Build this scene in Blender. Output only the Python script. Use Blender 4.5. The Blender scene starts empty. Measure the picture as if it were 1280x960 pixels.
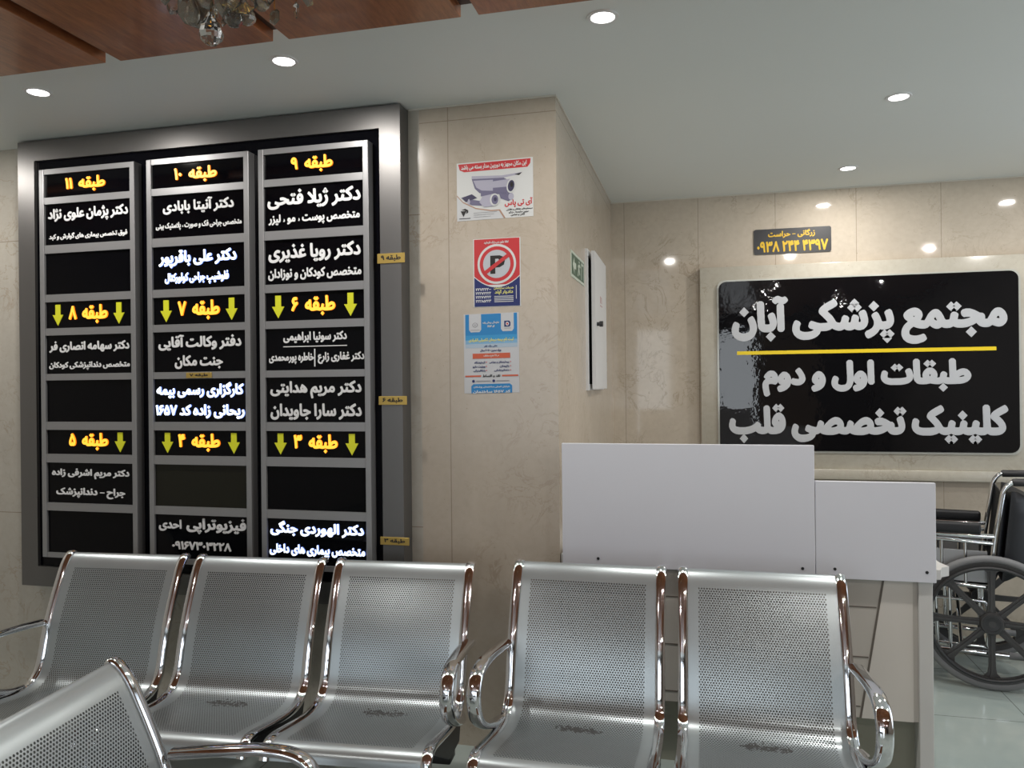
import bpy, bmesh, math, random
from mathutils import Vector, Matrix, Quaternion
S = bpy.context.scene; COL = S.collection
random.seed(7)
PI = math.pi
# ------------------------------------------------------------------ camera, world, daylight, exposure
EYE = 1.46
YAW, ROLL, FOCAL = .2414, -.0102, 969.4
cam = bpy.data.cameras.new('camera'); cam.sensor_width = 36; cam.lens = FOCAL/1280*36; cam.clip_start = .02
camo = bpy.data.objects.new('camera', cam); COL.objects.link(camo)
r0 = Vector((math.cos(YAW), math.sin(YAW), 0)); fw = Vector((-math.sin(YAW), math.cos(YAW), 0)); u0 = Vector((0, 0, 1))
rt = r0*math.cos(ROLL) + u0*math.sin(ROLL); up = u0*math.cos(ROLL) - r0*math.sin(ROLL)
camo.matrix_world = Matrix(((rt.x, up.x, -fw.x, 0), (rt.y, up.y, -fw.y, 0), (rt.z, up.z, -fw.z, EYE), (0, 0, 0, 1)))
S.camera = camo
S.view_settings.view_transform = 'Standard'; S.view_settings.look = 'None'
S.view_settings.gamma = 1; S.view_settings.use_curve_mapping = False
S.view_settings.exposure = -.85
S.cycles.use_denoising = True
S.cycles.caustics_reflective = False; S.cycles.caustics_refractive = False
S.cycles.sample_clamp_indirect = 2.5; S.cycles.max_bounces = 10; S.cycles.transparent_max_bounces = 12
W = bpy.data.worlds.new('world'); S.world = W; W.use_nodes = True
W.node_tree.nodes['Background'].inputs[0].default_value = (.80, .9, 1, 1)
W.node_tree.nodes['Background'].inputs[1].default_value = 2.0
def area(name, loc, rot, sx, sy, power, col):
    l = bpy.data.lights.new(name, 'AREA'); l.shape = 'RECTANGLE'; l.size = sx; l.size_y = sy; l.energy = power; l.color = col
    o = bpy.data.objects.new(name, l); o.location = loc; o.rotation_euler = rot; COL.objects.link(o); return o
area('daylight_door', (.55, -4.75, 1.2), (PI/2, 0, 0), .9, 2.2, 38, (.93, .97, 1))      # street daylight outside the entrance
area('side_fill', (3.1, 3.1, 1.35), (PI/2, 0, PI/2), 2.1, 1.9, 24, (.95, .98, 1))   # and fill added outside an invented side window, to brighten alcove and ceiling
area('daylight_window', (-2.0, -4.75, 1.5), (PI/2, 0, 0), 2.8, 1.9, 48, (.93, .97, 1))  # and outside the shop window
LAMP_POWER, LENS_STRENGTH = 14.0, 14.0
# ------------------------------------------------------------------ helpers
class MB:
    """collects shapes and links them as ONE mesh object"""
    def __init__(s): s.v, s.f, s.m, s.uv = [], [], [], {}
    def geo(s, V, F, mi=0):
        n = len(s.v); s.v += [tuple(p) for p in V]; s.f += [tuple(i+n for i in q) for q in F]; s.m += [mi]*len(F)
    def box(s, x0, x1, y0, y1, z0, z1, mi=0, bev=0, seg=2):
        if bev:
            bm = bmesh.new(); bmesh.ops.create_cube(bm, size=1)
            for v in bm.verts: v.co = Vector(((x0+x1)/2+v.co.x*(x1-x0), (y0+y1)/2+v.co.y*(y1-y0), (z0+z1)/2+v.co.z*(z1-z0)))
            bmesh.ops.bevel(bm, geom=bm.edges[:], offset=bev, segments=seg, profile=.5, affect='EDGES')
            bm.verts.index_update()
            s.geo([v.co.copy() for v in bm.verts], [[v.index for v in f.verts] for f in bm.faces], mi); bm.free(); return
        s.geo([(x, y, z) for x in (x0, x1) for y in (y0, y1) for z in (z0, z1)],
              [(0, 1, 3, 2), (4, 6, 7, 5), (0, 4, 5, 1), (2, 3, 7, 6), (0, 2, 6, 4), (1, 5, 7, 3)], mi)
    def prism(s, pts, fn, mi=0):
        """closed 2D outline pts; fn(x, y, t) -> 3D with t 0 (back) / 1 (front)"""
        n = len(pts)
        s.geo([fn(x, y, 0) for x, y in pts] + [fn(x, y, 1) for x, y in pts],
              [tuple(range(n))[::-1], tuple(range(n, 2*n))] + [(i, (i+1) % n, n+(i+1) % n, n+i) for i in range(n)], mi)
    def tube(s, path, a, b=None, side=None, n=10, mi=0, closed=False, taper=None, sq=0):
        """sweep an oval (half-widths a along side, b across) along a path"""
        b = a if b is None else b
        P = [Vector(p) for p in path]; N = len(P); rings = []
        ref = Vector(side) if side else None; prev = None
        for i in range(N):
            if closed: t = P[(i+1) % N]-P[i-1]
            else: t = P[min(i+1, N-1)]-P[max(i-1, 0)]
            t.normalize()
            if ref is not None: sd = ref - t*ref.dot(t)
            elif prev is None: sd = t.orthogonal()
            else: sd = prev - t*prev.dot(t)
            sd.normalize(); prev = sd; nn = t.cross(sd); k = taper[i] if taper else 1
            ring = []
            for j in range(n):
                an = 2*PI*j/n; c, q = math.cos(an), math.sin(an)
                if sq: c = math.copysign(abs(c)**sq, c); q = math.copysign(abs(q)**sq, q)
                ring.append(P[i] + sd*a*k*c + nn*b*k*q)
            rings.append(ring)
        F = []
        for i in range(N if closed else N-1):
            i2 = (i+1) % N
            F += [(i*n+j, i*n+(j+1) % n, i2*n+(j+1) % n, i2*n+j) for j in range(n)]
        if not closed: F += [tuple(range(n))[::-1], tuple(range((N-1)*n, N*n))]
        s.geo([p for r in rings for p in r], F, mi)
    def lathe(s, prof, c=(0, 0, 0), axis='z', n=24, mi=0, closed=False):
        """prof: (radius, height) pairs turned about an axis through c"""
        V = []
        for r, h in prof:
            for j in range(n):
                an = 2*PI*j/n; x, y = r*math.cos(an), r*math.sin(an)
                V.append((c[0]+x, c[1]+y, c[2]+h) if axis == 'z' else (c[0]+x, c[1]+h, c[2]+y) if axis == 'y' else (c[0]+h, c[1]+x, c[2]+y))
        m = len(prof); F = []
        for i in range(m if closed else m-1):
            k = (i+1) % m
            F += [(i*n+j, i*n+(j+1) % n, k*n+(j+1) % n, k*n+j) for j in range(n)]
        if not closed: F += [tuple(range(n))[::-1], tuple(range((m-1)*n, m*n))]
        s.geo(V, F, mi)
    def build(s, name, mats, parent=None, smooth=35, uv=None):
        me = bpy.data.meshes.new(name); me.from_pydata(s.v, [], s.f)
        for m in (mats if isinstance(mats, (list, tuple)) else [mats]): me.materials.append(m)
        me.polygons.foreach_set('material_index', s.m)
        if uv:
            L = me.uv_layers.new(name='UVMap')
            for lp in me.loops: L.data[lp.index].uv = uv[lp.vertex_index]
        bm = bmesh.new(); bm.from_mesh(me); bmesh.ops.recalc_face_normals(bm, faces=bm.faces); bm.to_mesh(me); bm.free()
        if smooth:
            me.polygons.foreach_set('use_smooth', [True]*len(me.polygons)); me.set_sharp_from_angle(angle=math.radians(smooth))
        o = bpy.data.objects.new(name, me); COL.objects.link(o)
        if parent: o.parent = parent
        return o
def tag(o, label, cat=None, group=None):
    o['label'] = label
    if cat: o['category'] = cat
    if group: o['group'] = group
    return o
def thing(name, label, cat, loc=(0, 0, 0), rz=0, group=None):
    o = bpy.data.objects.new(name, None); COL.objects.link(o); o.empty_display_size = .1
    o.location = loc; o.rotation_euler = (0, 0, rz); return tag(o, label, cat, group)
def struct(o): o['kind'] = 'structure'; return o
def copy_tree(o, parent=None):
    c = o.copy(); COL.objects.link(c)
    if parent: c.parent = parent
    for ch in list(o.children): copy_tree(ch, c)
    return c
def smooth_path(pts, k=6):
    P = [Vector(p) for p in pts]; out = []
    for i in range(len(P)-1):
        a, b, c, d = P[max(i-1, 0)], P[i], P[i+1], P[min(i+2, len(P)-1)]
        for j in range(k):
            t = j/k
            out.append(.5*((2*b)+(c-a)*t+(2*a-5*b+4*c-d)*t*t+(3*b-a-3*c+d)*t**3))
    return out+[P[-1]]
# ------------------------------------------------------------------ materials
def mat(name, col, rough=.5, metal=0, spec=.5, coat=0, emit=None, es=0, vary=0, scale=8, bump=0, trans=0, ior=1.5):
    m = bpy.data.materials.new(name); m.use_nodes = True; nt = m.node_tree; b = nt.nodes['Principled BSDF']
    I = b.inputs; I['Base Color'].default_value = (*col, 1); I['Roughness'].default_value = rough; I['Metallic'].default_value = metal
    I['Specular IOR Level'].default_value = spec; I['Coat Weight'].default_value = coat; I['Coat Roughness'].default_value = .08
    I['Transmission Weight'].default_value = trans; I['IOR'].default_value = ior
    if emit: I['Emission Color'].default_value = (*emit, 1); I['Emission Strength'].default_value = es
    if vary or bump:
        tc = nt.nodes.new('ShaderNodeTexCoord'); nz = nt.nodes.new('ShaderNodeTexNoise'); nz.inputs['Scale'].default_value = scale; nz.inputs['Detail'].default_value = 5
        nt.links.new(tc.outputs['Object'], nz.inputs['Vector'])
        if vary:
            mx = nt.nodes.new('ShaderNodeMix'); mx.data_type = 'RGBA'
            mx.inputs['A'].default_value = (*[c*(1-vary) for c in col], 1); mx.inputs['B'].default_value = (*[min(1, c*(1+vary)) for c in col], 1)
            nt.links.new(nz.outputs['Fac'], mx.inputs['Factor']); nt.links.new(mx.outputs['Result'], I['Base Color'])
        if bump:
            bp = nt.nodes.new('ShaderNodeBump'); bp.inputs['Strength'].default_value = bump; bp.inputs['Distance'].default_value = .01
            nt.links.new(nz.outputs['Fac'], bp.inputs['Height']); nt.links.new(bp.outputs['Normal'], I['Normal'])
    return m
class NT:
    """small helper to wire math nodes"""
    def __init__(s, m): s.t = m.node_tree; s.n = s.t.nodes; s.bsdf = s.n['Principled BSDF']
    def new(s, k): return s.n.new(k)
    def link(s, a, b): s.t.links.new(a, b)
    def math(s, op, a, b=None, c=None):
        n = s.n.new('ShaderNodeMath'); n.operation = op
        for i, v in enumerate((a, b, c)):
            if v is None: continue
            if isinstance(v, (int, float)): n.inputs[i].default_value = v
            else: s.link(v, n.inputs[i])
        return n.outputs[0]
    def mix(s, f, a, b):
        n = s.n.new('ShaderNodeMix'); n.data_type = 'RGBA'
        for k, v in (('Factor', f), ('A', a), ('B', b)):
            if isinstance(v, tuple): n.inputs[k].default_value = (*v, 1)
            elif isinstance(v, (int, float)): n.inputs[k].default_value = v
            else: s.link(v, n.inputs[k])
        return n.outputs['Result']
    def noise(s, vec, scale, detail=5, rough=.55, dist=0):
        n = s.n.new('ShaderNodeTexNoise'); n.inputs['Scale'].default_value = scale; n.inputs['Detail'].default_value = detail
        n.inputs['Roughness'].default_value = rough; n.inputs['Distortion'].default_value = dist
        s.link(vec, n.inputs['Vector']); return n.outputs['Fac']
    def ramp(s, v, lo, hi):
        n = s.n.new('ShaderNodeMapRange'); n.inputs['From Min'].default_value = lo; n.inputs['From Max'].default_value = hi; s.link(v, n.inputs['Value']); return n.outputs['Result']
def marble(name, col, dark, seams=(), rough=.16):
    """polished beige stone cladding; seams: (axis, first, pitch, half width)"""
    m = mat(name, col, rough); T = NT(m)
    g = T.new('ShaderNodeNewGeometry'); pos = g.outputs['Position']
    big = T.noise(pos, 1.7, 4, .6, .6); fine = T.noise(pos, 34, 3)
    vein = T.noise(pos, 5.5, 6, .62, 1.2)
    v = T.math('ABSOLUTE', T.math('SUBTRACT', vein, .5)); vm = T.math('SUBTRACT', 1, T.ramp(v, .0, .022))
    vm = T.math('MULTIPLY', vm, T.ramp(T.noise(pos, 2.6, 3), .46, .62))
    c = T.mix(T.ramp(big, .3, .7), tuple(x*.9 for x in col), tuple(min(1, x*1.06) for x in col))
    c = T.mix(T.math('MULTIPLY', T.ramp(fine, .35, .75), .22), c, dark)
    c = T.mix(T.math('MULTIPLY', vm, .7), c, dark)
    sp = T.noise(pos, 90, 2); c = T.mix(T.math('MULTIPLY', T.ramp(sp, .68, .74), .6), c, tuple(x*.75 for x in dark))
    sx = T.new('ShaderNodeSeparateXYZ'); T.link(pos, sx.inputs[0])
    for ax, first, pitch, hw in seams:
        d = T.math('PINGPONG', T.math('SUBTRACT', sx.outputs[ax], first), pitch/2)
        c = T.mix(T.math('MULTIPLY', T.math('LESS_THAN', d, hw), .75), c, tuple(x*.72 for x in dark))
    T.link(c, T.bsdf.inputs['Base Color']); return m
STONE, STONE_D = (.50, .435, .355), (.36, .29, .215)
M = {}
M['ceiling'] = mat('ceiling_paint', (.80, .835, .82), .55, vary=.02, scale=1.5)
M['stone_left'] = marble('stone_left', (.50, .47, .41), STONE_D, [('Z', .877, 1.282, .002)])
M['stone_column'] = marble('stone_column', STONE, STONE_D, [('X', -.997, 3, .0018), ('Z', 2.532, 9, .0015)], .22)
M['stone_alcove'] = marble('stone_alcove', (.57, .50, .41), STONE_D, [('X', -.47, .45, .0016)], .06)
M['stone_frame'] = marble('stone_frame', (.54, .505, .425), STONE_D, [], .16)
M['dark_panel'] = mat('dark_panelling', (.075, .05, .038), .45, vary=.1, scale=3)
M['plaster'] = mat('plaster', (.58, .55, .5), .5, vary=.05, scale=2)
# floor: large pale green-grey polished tiles
m = mat('floor_tiles', (.50, .55, .52), .09); T = NT(m); g = T.new('ShaderNodeNewGeometry'); sx = T.new('ShaderNodeSeparateXYZ'); T.link(g.outputs['Position'], sx.inputs[0])
dx = T.math('PINGPONG', T.math('SUBTRACT', sx.outputs['X'], 1.34), .3); dy = T.math('PINGPONG', T.math('SUBTRACT', sx.outputs['Y'], 3.718), .3)
gap = T.math('LESS_THAN', T.math('MINIMUM', dx, dy), .0022)
c = T.mix(T.ramp(T.noise(g.outputs['Position'], 3, 5), .3, .7), (.34, .40, .38), (.41, .46, .435))
T.link(T.mix(gap, c, (.16, .18, .17)), T.bsdf.inputs['Base Color']); M['floor'] = m
# dark red-brown veneer
m = mat('mahogany', (.16, .05, .02), .32, coat=.18); T = NT(m); tc = T.new('ShaderNodeTexCoord'); mp = T.new('ShaderNodeMapping'); mp.inputs['Scale'].default_value = (5, .9, 5); T.link(tc.outputs['Object'], mp.inputs[0])
n1 = T.noise(mp.outputs[0], 3, 6, .6, 1.5); n2 = T.noise(mp.outputs[0], 22, 4)
c = T.mix(T.ramp(n1, .3, .7), (.26, .082, .03), (.44, .16, .058)); c = T.mix(T.math('MULTIPLY', T.ramp(n2, .4, .7), .35), c, (.07, .02, .01))
T.link(c, T.bsdf.inputs['Base Color']); M['wood'] = m
M['wood_dark'] = mat('wood_groove', (.05, .022, .013), .5)
M['chrome'] = mat('chrome', (.80, .81, .83), .07, 1)
M['steel'] = mat('brushed_steel', (.62, .63, .64), .3, 1)
M['board_frame'] = mat('gunmetal_frame', (.18, .175, .17), .38, .75)
M['board_black'] = mat('gloss_black_board', (.002, .002, .004), .05, 0, .17)
M['plate_black'] = mat('gloss_black_plate', (.002, .002, .003), .06, 0, .17)
M['plate_olive'] = mat('faded_olive_plate', (.014, .014, .009), .08, 0, .3)
M['alu'] = mat('grey_aluminium', (.34, .34, .345), .4, .6)
M['letter_grey'] = mat('letter_unlit', (.82, .82, .82), .5)
M['letter_amber'] = mat('letter_amber', (.3, .2, .05), .4, emit=(1, .46, .03), es=2.8)
M['letter_amber_side'] = mat('letter_amber_side', (.3, .1, .01), .4, emit=(1, .22, .006), es=2.6)
M['letter_white'] = mat('letter_lit_white', (.9, .93, 1), .4, emit=(.84, .92, 1), es=2.7)
M['letter_white_side'] = mat('letter_lit_side', (.3, .4, 1), .4, emit=(.22, .36, 1), es=2.4)
M['arrow'] = mat('arrow_yellow_green', (.62, .62, .02), .45, emit=(.62, .62, .02), es=.3)
M['gold'] = mat('gold_label', (.55, .38, .10), .35, .55)
M['ink'] = mat('black_ink', (.015, .013, .012), .5)
M['sign_black'] = mat('sign_gloss_black', (.005, .005, .006), .03, spec=.5, bump=.35, scale=3.2)
M['sign_letter'] = mat('sign_letter', (.52, .53, .55), .4)
M['sign_yellow'] = mat('sign_yellow', (.85, .62, .01), .4)
M['clear_edge'] = mat('clear_plastic_edge', (.55, .55, .5), .12, .1)
M['white_board'] = mat('white_laminate', (.68, .69, .745), .35, vary=.02, scale=3)
M['white_edge'] = mat('white_laminate_edge', (.60, .59, .57), .5)
M['desk'] = mat('desk_cream', (.52, .485, .44), .3, vary=.03, scale=2)
M['desk_seam'] = mat('desk_seam', (.14, .12, .10), .6)
M['desk_plinth'] = mat('desk_plinth', (.27, .265, .21), .25)
M['black_metal'] = mat('black_metal', (.018, .018, .02), .4, .2)
M['black_plastic'] = mat('black_plastic', (.025, .025, .027), .42)
M['grey_plastic'] = mat('mag_wheel_grey', (.042, .04, .04), .36)
M['rubber'] = mat('grey_tyre', (.20, .20, .205), .6, vary=.1, scale=10)
M['vinyl'] = mat('black_vinyl', (.007, .0075, .01), .48, bump=.2, scale=9)
M['cab_white'] = mat('cabinet_paint', (.66, .66, .66), .35)
M['dark_gap'] = mat('cabinet_inside', (.01, .01, .01), .8)
M['crystal'] = mat('crystal', (.95, .95, .92), .02, trans=.95, ior=1.55)
M['crystal_smoke'] = mat('crystal_smoke', (.62, .58, .49), .04, trans=.7, ior=1.55)
M['brass'] = mat('brass', (.75, .48, .12), .2, 1)
M['lamp_ring'] = mat('lamp_ring', (.8, .8, .8), .4)
M['lamp_lens'] = mat('lamp_lens', (1, 1, 1), .4, emit=(1, .985, .96), es=LENS_STRENGTH)
P = lambda n, c: M.setdefault('print_'+n, mat('print_'+n, c, .45))
# perforated, silver-painted seat sheet: through holes on a triangular pitch, hole-wall shade painted as a dark ring
def perforated():
    m = mat('perforated_sheet', (.40, .425, .435), 0.28, .68); T = NT(m)
    uv = T.new('ShaderNodeUVMap'); uv.uv_map = 'UVMap'; sx = T.new('ShaderNodeSeparateXYZ'); T.link(uv.outputs[0], sx.inputs[0])
    U, V = sx.outputs['X'], sx.outputs['Y']; p = .0088; q = p*1.7320508
    def lat(off):
        a = T.math('SUBTRACT', T.math('FRACT', T.math('ADD', T.math('DIVIDE', U, p), off)), .5)
        b = T.math('SUBTRACT', T.math('FRACT', T.math('ADD', T.math('DIVIDE', V, q), off)), .5)
        a = T.math('MULTIPLY', a, p); b = T.math('MULTIPLY', b, q)
        return T.math('SQRT', T.math('ADD', T.math('MULTIPLY', a, a), T.math('MULTIPLY', b, b)))
    d = T.math('MINIMUM', lat(0), lat(.5)); bore_shade = T.math('LESS_THAN', d, .0027); hole = T.math('LESS_THAN', d, .0015)
    inside = T.math('MULTIPLY', T.math('LESS_THAN', T.math('ABSOLUTE', U), .200), T.math('MULTIPLY', T.math('GREATER_THAN', V, .080), T.math('LESS_THAN', V, .885))); bore_shade = T.math('MULTIPLY', bore_shade, inside)
    alpha = T.math('SUBTRACT', 1, T.math('MULTIPLY', hole, inside)); T.link(alpha, T.bsdf.inputs['Alpha'])
    # worn patches where people slide into the crease, different on every seat
    oi = T.new('ShaderNodeObjectInfo'); g = T.new('ShaderNodeNewGeometry')
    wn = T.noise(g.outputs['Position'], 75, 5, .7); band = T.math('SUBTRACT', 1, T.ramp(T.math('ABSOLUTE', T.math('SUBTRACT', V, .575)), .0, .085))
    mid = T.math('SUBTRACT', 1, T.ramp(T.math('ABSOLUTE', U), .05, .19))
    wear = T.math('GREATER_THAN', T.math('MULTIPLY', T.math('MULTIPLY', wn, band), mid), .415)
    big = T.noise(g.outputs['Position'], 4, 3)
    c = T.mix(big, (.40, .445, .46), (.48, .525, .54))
    T.link(T.mix(bore_shade, T.mix(T.math('MULTIPLY', wear, .85), c, (.05, .04, .035)), (.03, .032, .032)), T.bsdf.inputs['Base Color'])
    T.link(T.math('SUBTRACT', .68, T.math('MULTIPLY', wear, .5)), T.bsdf.inputs['Metallic'])
    T.link(T.math('ADD', .28, T.math('MULTIPLY', T.noise(g.outputs['Position'], 6, 2), .06)), T.bsdf.inputs['Roughness'])
    return m
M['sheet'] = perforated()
# ------------------------------------------------------------------ the setting
ZC = 2.594; YF, YB, XC = 3.0, 4.889, -.551
XL, XR, YBK = -4.2, 2.75, -4.3
M['side_panel'] = mat('side_wall_paint', (.22, .19, .16), .5, vary=.05, scale=2)
def slab(name, x0, x1, y0, y1, z0, z1, m):
    b = MB(); b.box(x0, x1, y0, y1, z0, z1); return struct(b.build(name, m, smooth=0))
slab('floor', XL-.1, XR+.1, YBK-.1, YB+.1, -.1, 0, M['floor'])
slab('ceiling', XL-.1, XR+.1, YBK-.1, YB+.1, ZC, ZC+.1, M['ceiling'])
slab('wall_front', XL-.1, -1.12, YF, YF+.3, 0, ZC, M['stone_left'])
slab('wall_column', -1.12, XC, YF, YB+.1, 0, ZC, M['stone_column'])
slab('wall_alcove', XC, XR+.1, YB, YB+.1, 0, ZC, M['stone_alcove'])
slab('wall_left', XL-.1, XL, YBK-.1, YF, 0, ZC, M['plaster'])
b = MB()
for y0, y1, z0, z1 in ((YBK-.1, 2.0, 0, ZC), (2.0, 4.2, 0, .35), (2.0, 4.2, 2.35, ZC), (4.2, YB, 0, ZC)): b.box(XR, XR+.1, y0, y1, z0, z1)
struct(b.build('wall_right', M['side_panel'], smooth=0))
b = MB()
for y in (2.0, 2.72, 3.44, 4.16): b.box(XR+.02, XR+.07, y, y+.04, .35, 2.35)
for z in (.35, 2.31): b.box(XR+.02, XR+.07, 2.0, 4.2, z, z+.04)
struct(b.build('fill_window', M['alu'], smooth=0))  # invented opening, framed only to let in the added side fill
b = MB()
for x0, x1, z0, z1 in ((XL, -3.5, 0, ZC), (-3.5, -.5, 0, .45), (-3.5, -.5, 2.45, ZC), (-.5, .2, 0, ZC), (.2, .9, 2.35, ZC), (.9, XR, 0, ZC)):
    b.box(x0, x1, YBK-.1, YBK, z0, z1)
struct(b.build('wall_back', M['dark_panel'], smooth=0))
b = MB()                                     # aluminium frame of the shop window behind the camera
for x in (-3.5, -2.5, -1.5, -.54): b.box(x, x+.04, YBK-.07, YBK-.02, .45, 2.45)
for z in (.45, 2.41): b.box(-3.5, -.5, YBK-.07, YBK-.02, z, z+.04)
struct(b.build('window_1', M['alu'], smooth=0))
b = MB()
for x in (.2, .86): b.box(x, x+.04, YBK-.07, YBK-.02, 0, 2.35)
for z in (0, 2.31): b.box(.2, .9, YBK-.07, YBK-.02, z, z+.04)
struct(b.build('door_1', M['alu'], smooth=0))
slab('trim_6', .93, 1.8, YBK, YBK+.25, 0, 2.3, mat('tan_pier', (.42, .31, .22), .5, vary=.15, scale=2))
b = MB(); b.box(XC, XR, YB-.004, YB, ZC-.007, ZC); b.box(XC, XC+.004, YF, YB, ZC-.007, ZC); b.box(-1.165, XC+.004, YF-.004, YF, ZC-.007, ZC)   # caulked ceiling joint
struct(b.build('trim_30', mat('caulk', (.66, .63, .56), .5), smooth=0))
# stone surround of the clinic sign, with a projecting sill
b = MB()
b.box(-.012, 2.05, 4.845, YB, .945, 2.152, bev=.004); b.box(-.03, 2.07, 4.83, YB, .885, .945, bev=.004)
struct(b.build('trim_1', M['stone_frame'], smooth=30))
# dropped mahogany slabs under the white ceiling, dark joints between them
WY = 2.20; edges = [(-4.1, -3.05), (-2.99, -2.45), (-2.39, -1.931), (-1.873, -1.306), (-1.252, -.686), (-.632, -.07), (-.012, XR)]
lab = {2: 'leftmost mahogany veneer ceiling slab, cut by the photo corner', 3: 'mahogany ceiling slab above the chandelier crystals, left of the dark joint',
       4: 'mahogany ceiling slab right of the chandelier, left of the last joint', 5: 'rightmost mahogany ceiling slab tapering out of the photo top'}
for i, (x0, x1) in enumerate(edges):
    b = MB(); b.box(x0, x1, -3.4, WY, ZC-.045, ZC, 0, .0015, 1)
    if i not in lab: struct(b.build('trim_%d' % (7+i), M['wood'], smooth=0)); continue
    tag(b.build('ceiling_slab', M['wood'], smooth=0), lab[i], 'ceiling panel', 'mahogany ceiling slabs')
for i in range(6):
    b = MB(); b.box(edges[i][1], edges[i+1][0], -3.4, WY+.022-.03, ZC-.012, ZC); struct(b.build('trim_%d' % (20+i), M['wood_dark'], smooth=0))
# ------------------------------------------------------------------ Persian lettering: bold outlines of the letter forms used (advance, then outline coordinates in thousandths)
FORMS = {'ا': 'FE8D2', 'آ': 'FE812', 'ب': 'FE8F4', 'پ': 'FB564', 'ت': 'FE954', 'ث': 'FE994', 'ج': 'FE9D4', 'چ': 'FB7A4', 'ح': 'FEA14',
 'خ': 'FEA54', 'د': 'FEA92', 'ذ': 'FEAB2', 'ر': 'FEAD2', 'ز': 'FEAF2', 'ژ': 'FB8A2', 'س': 'FEB14', 'ش': 'FEB54', 'ص': 'FEB94', 'ض': 'FEBD4',
 'ط': 'FEC14', 'ظ': 'FEC54', 'ع': 'FEC94', 'غ': 'FECD4', 'ف': 'FED14', 'ق': 'FED54', 'ک': 'FB8E4', 'گ': 'FB924', 'ل': 'FEDD4', 'م': 'FEE14',
 'ن': 'FEE54', 'و': 'FEED2', 'ه': 'FEE94', 'ی': 'FBFC4', 'ئ': 'FE894', 'ﻻ': 'FEFB2'}
def shape(s):
    """Persian text -> presentation forms in left-to-right drawing order."""
    s = s.replace('لا', 'ﻻ')
    out = []
    for i, c in enumerate(s):
        if c in FORMS:
            base, n = int(FORMS[c][:4], 16), int(FORMS[c][4])
            prev = i > 0 and s[i-1] in FORMS and FORMS[s[i-1]][4] == '4'
            nxt = n == 4 and i+1 < len(s) and s[i+1] in FORMS
            out.append(chr(base + (3 if prev and nxt else 1 if prev else 2 if nxt else 0)))
        elif c == '\u200c': pass
        else: out.append(c)
    # split digit runs so that they stay left-to-right
    toks, run = [], ''
    for c in out:
        if '\u06f0' <= c <= '\u06f9': run += c
        else:
            if run: toks.append(run); run = ''
            toks.append(c)
    if run: toks.append(run)
    return ''.join(reversed(toks))
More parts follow.
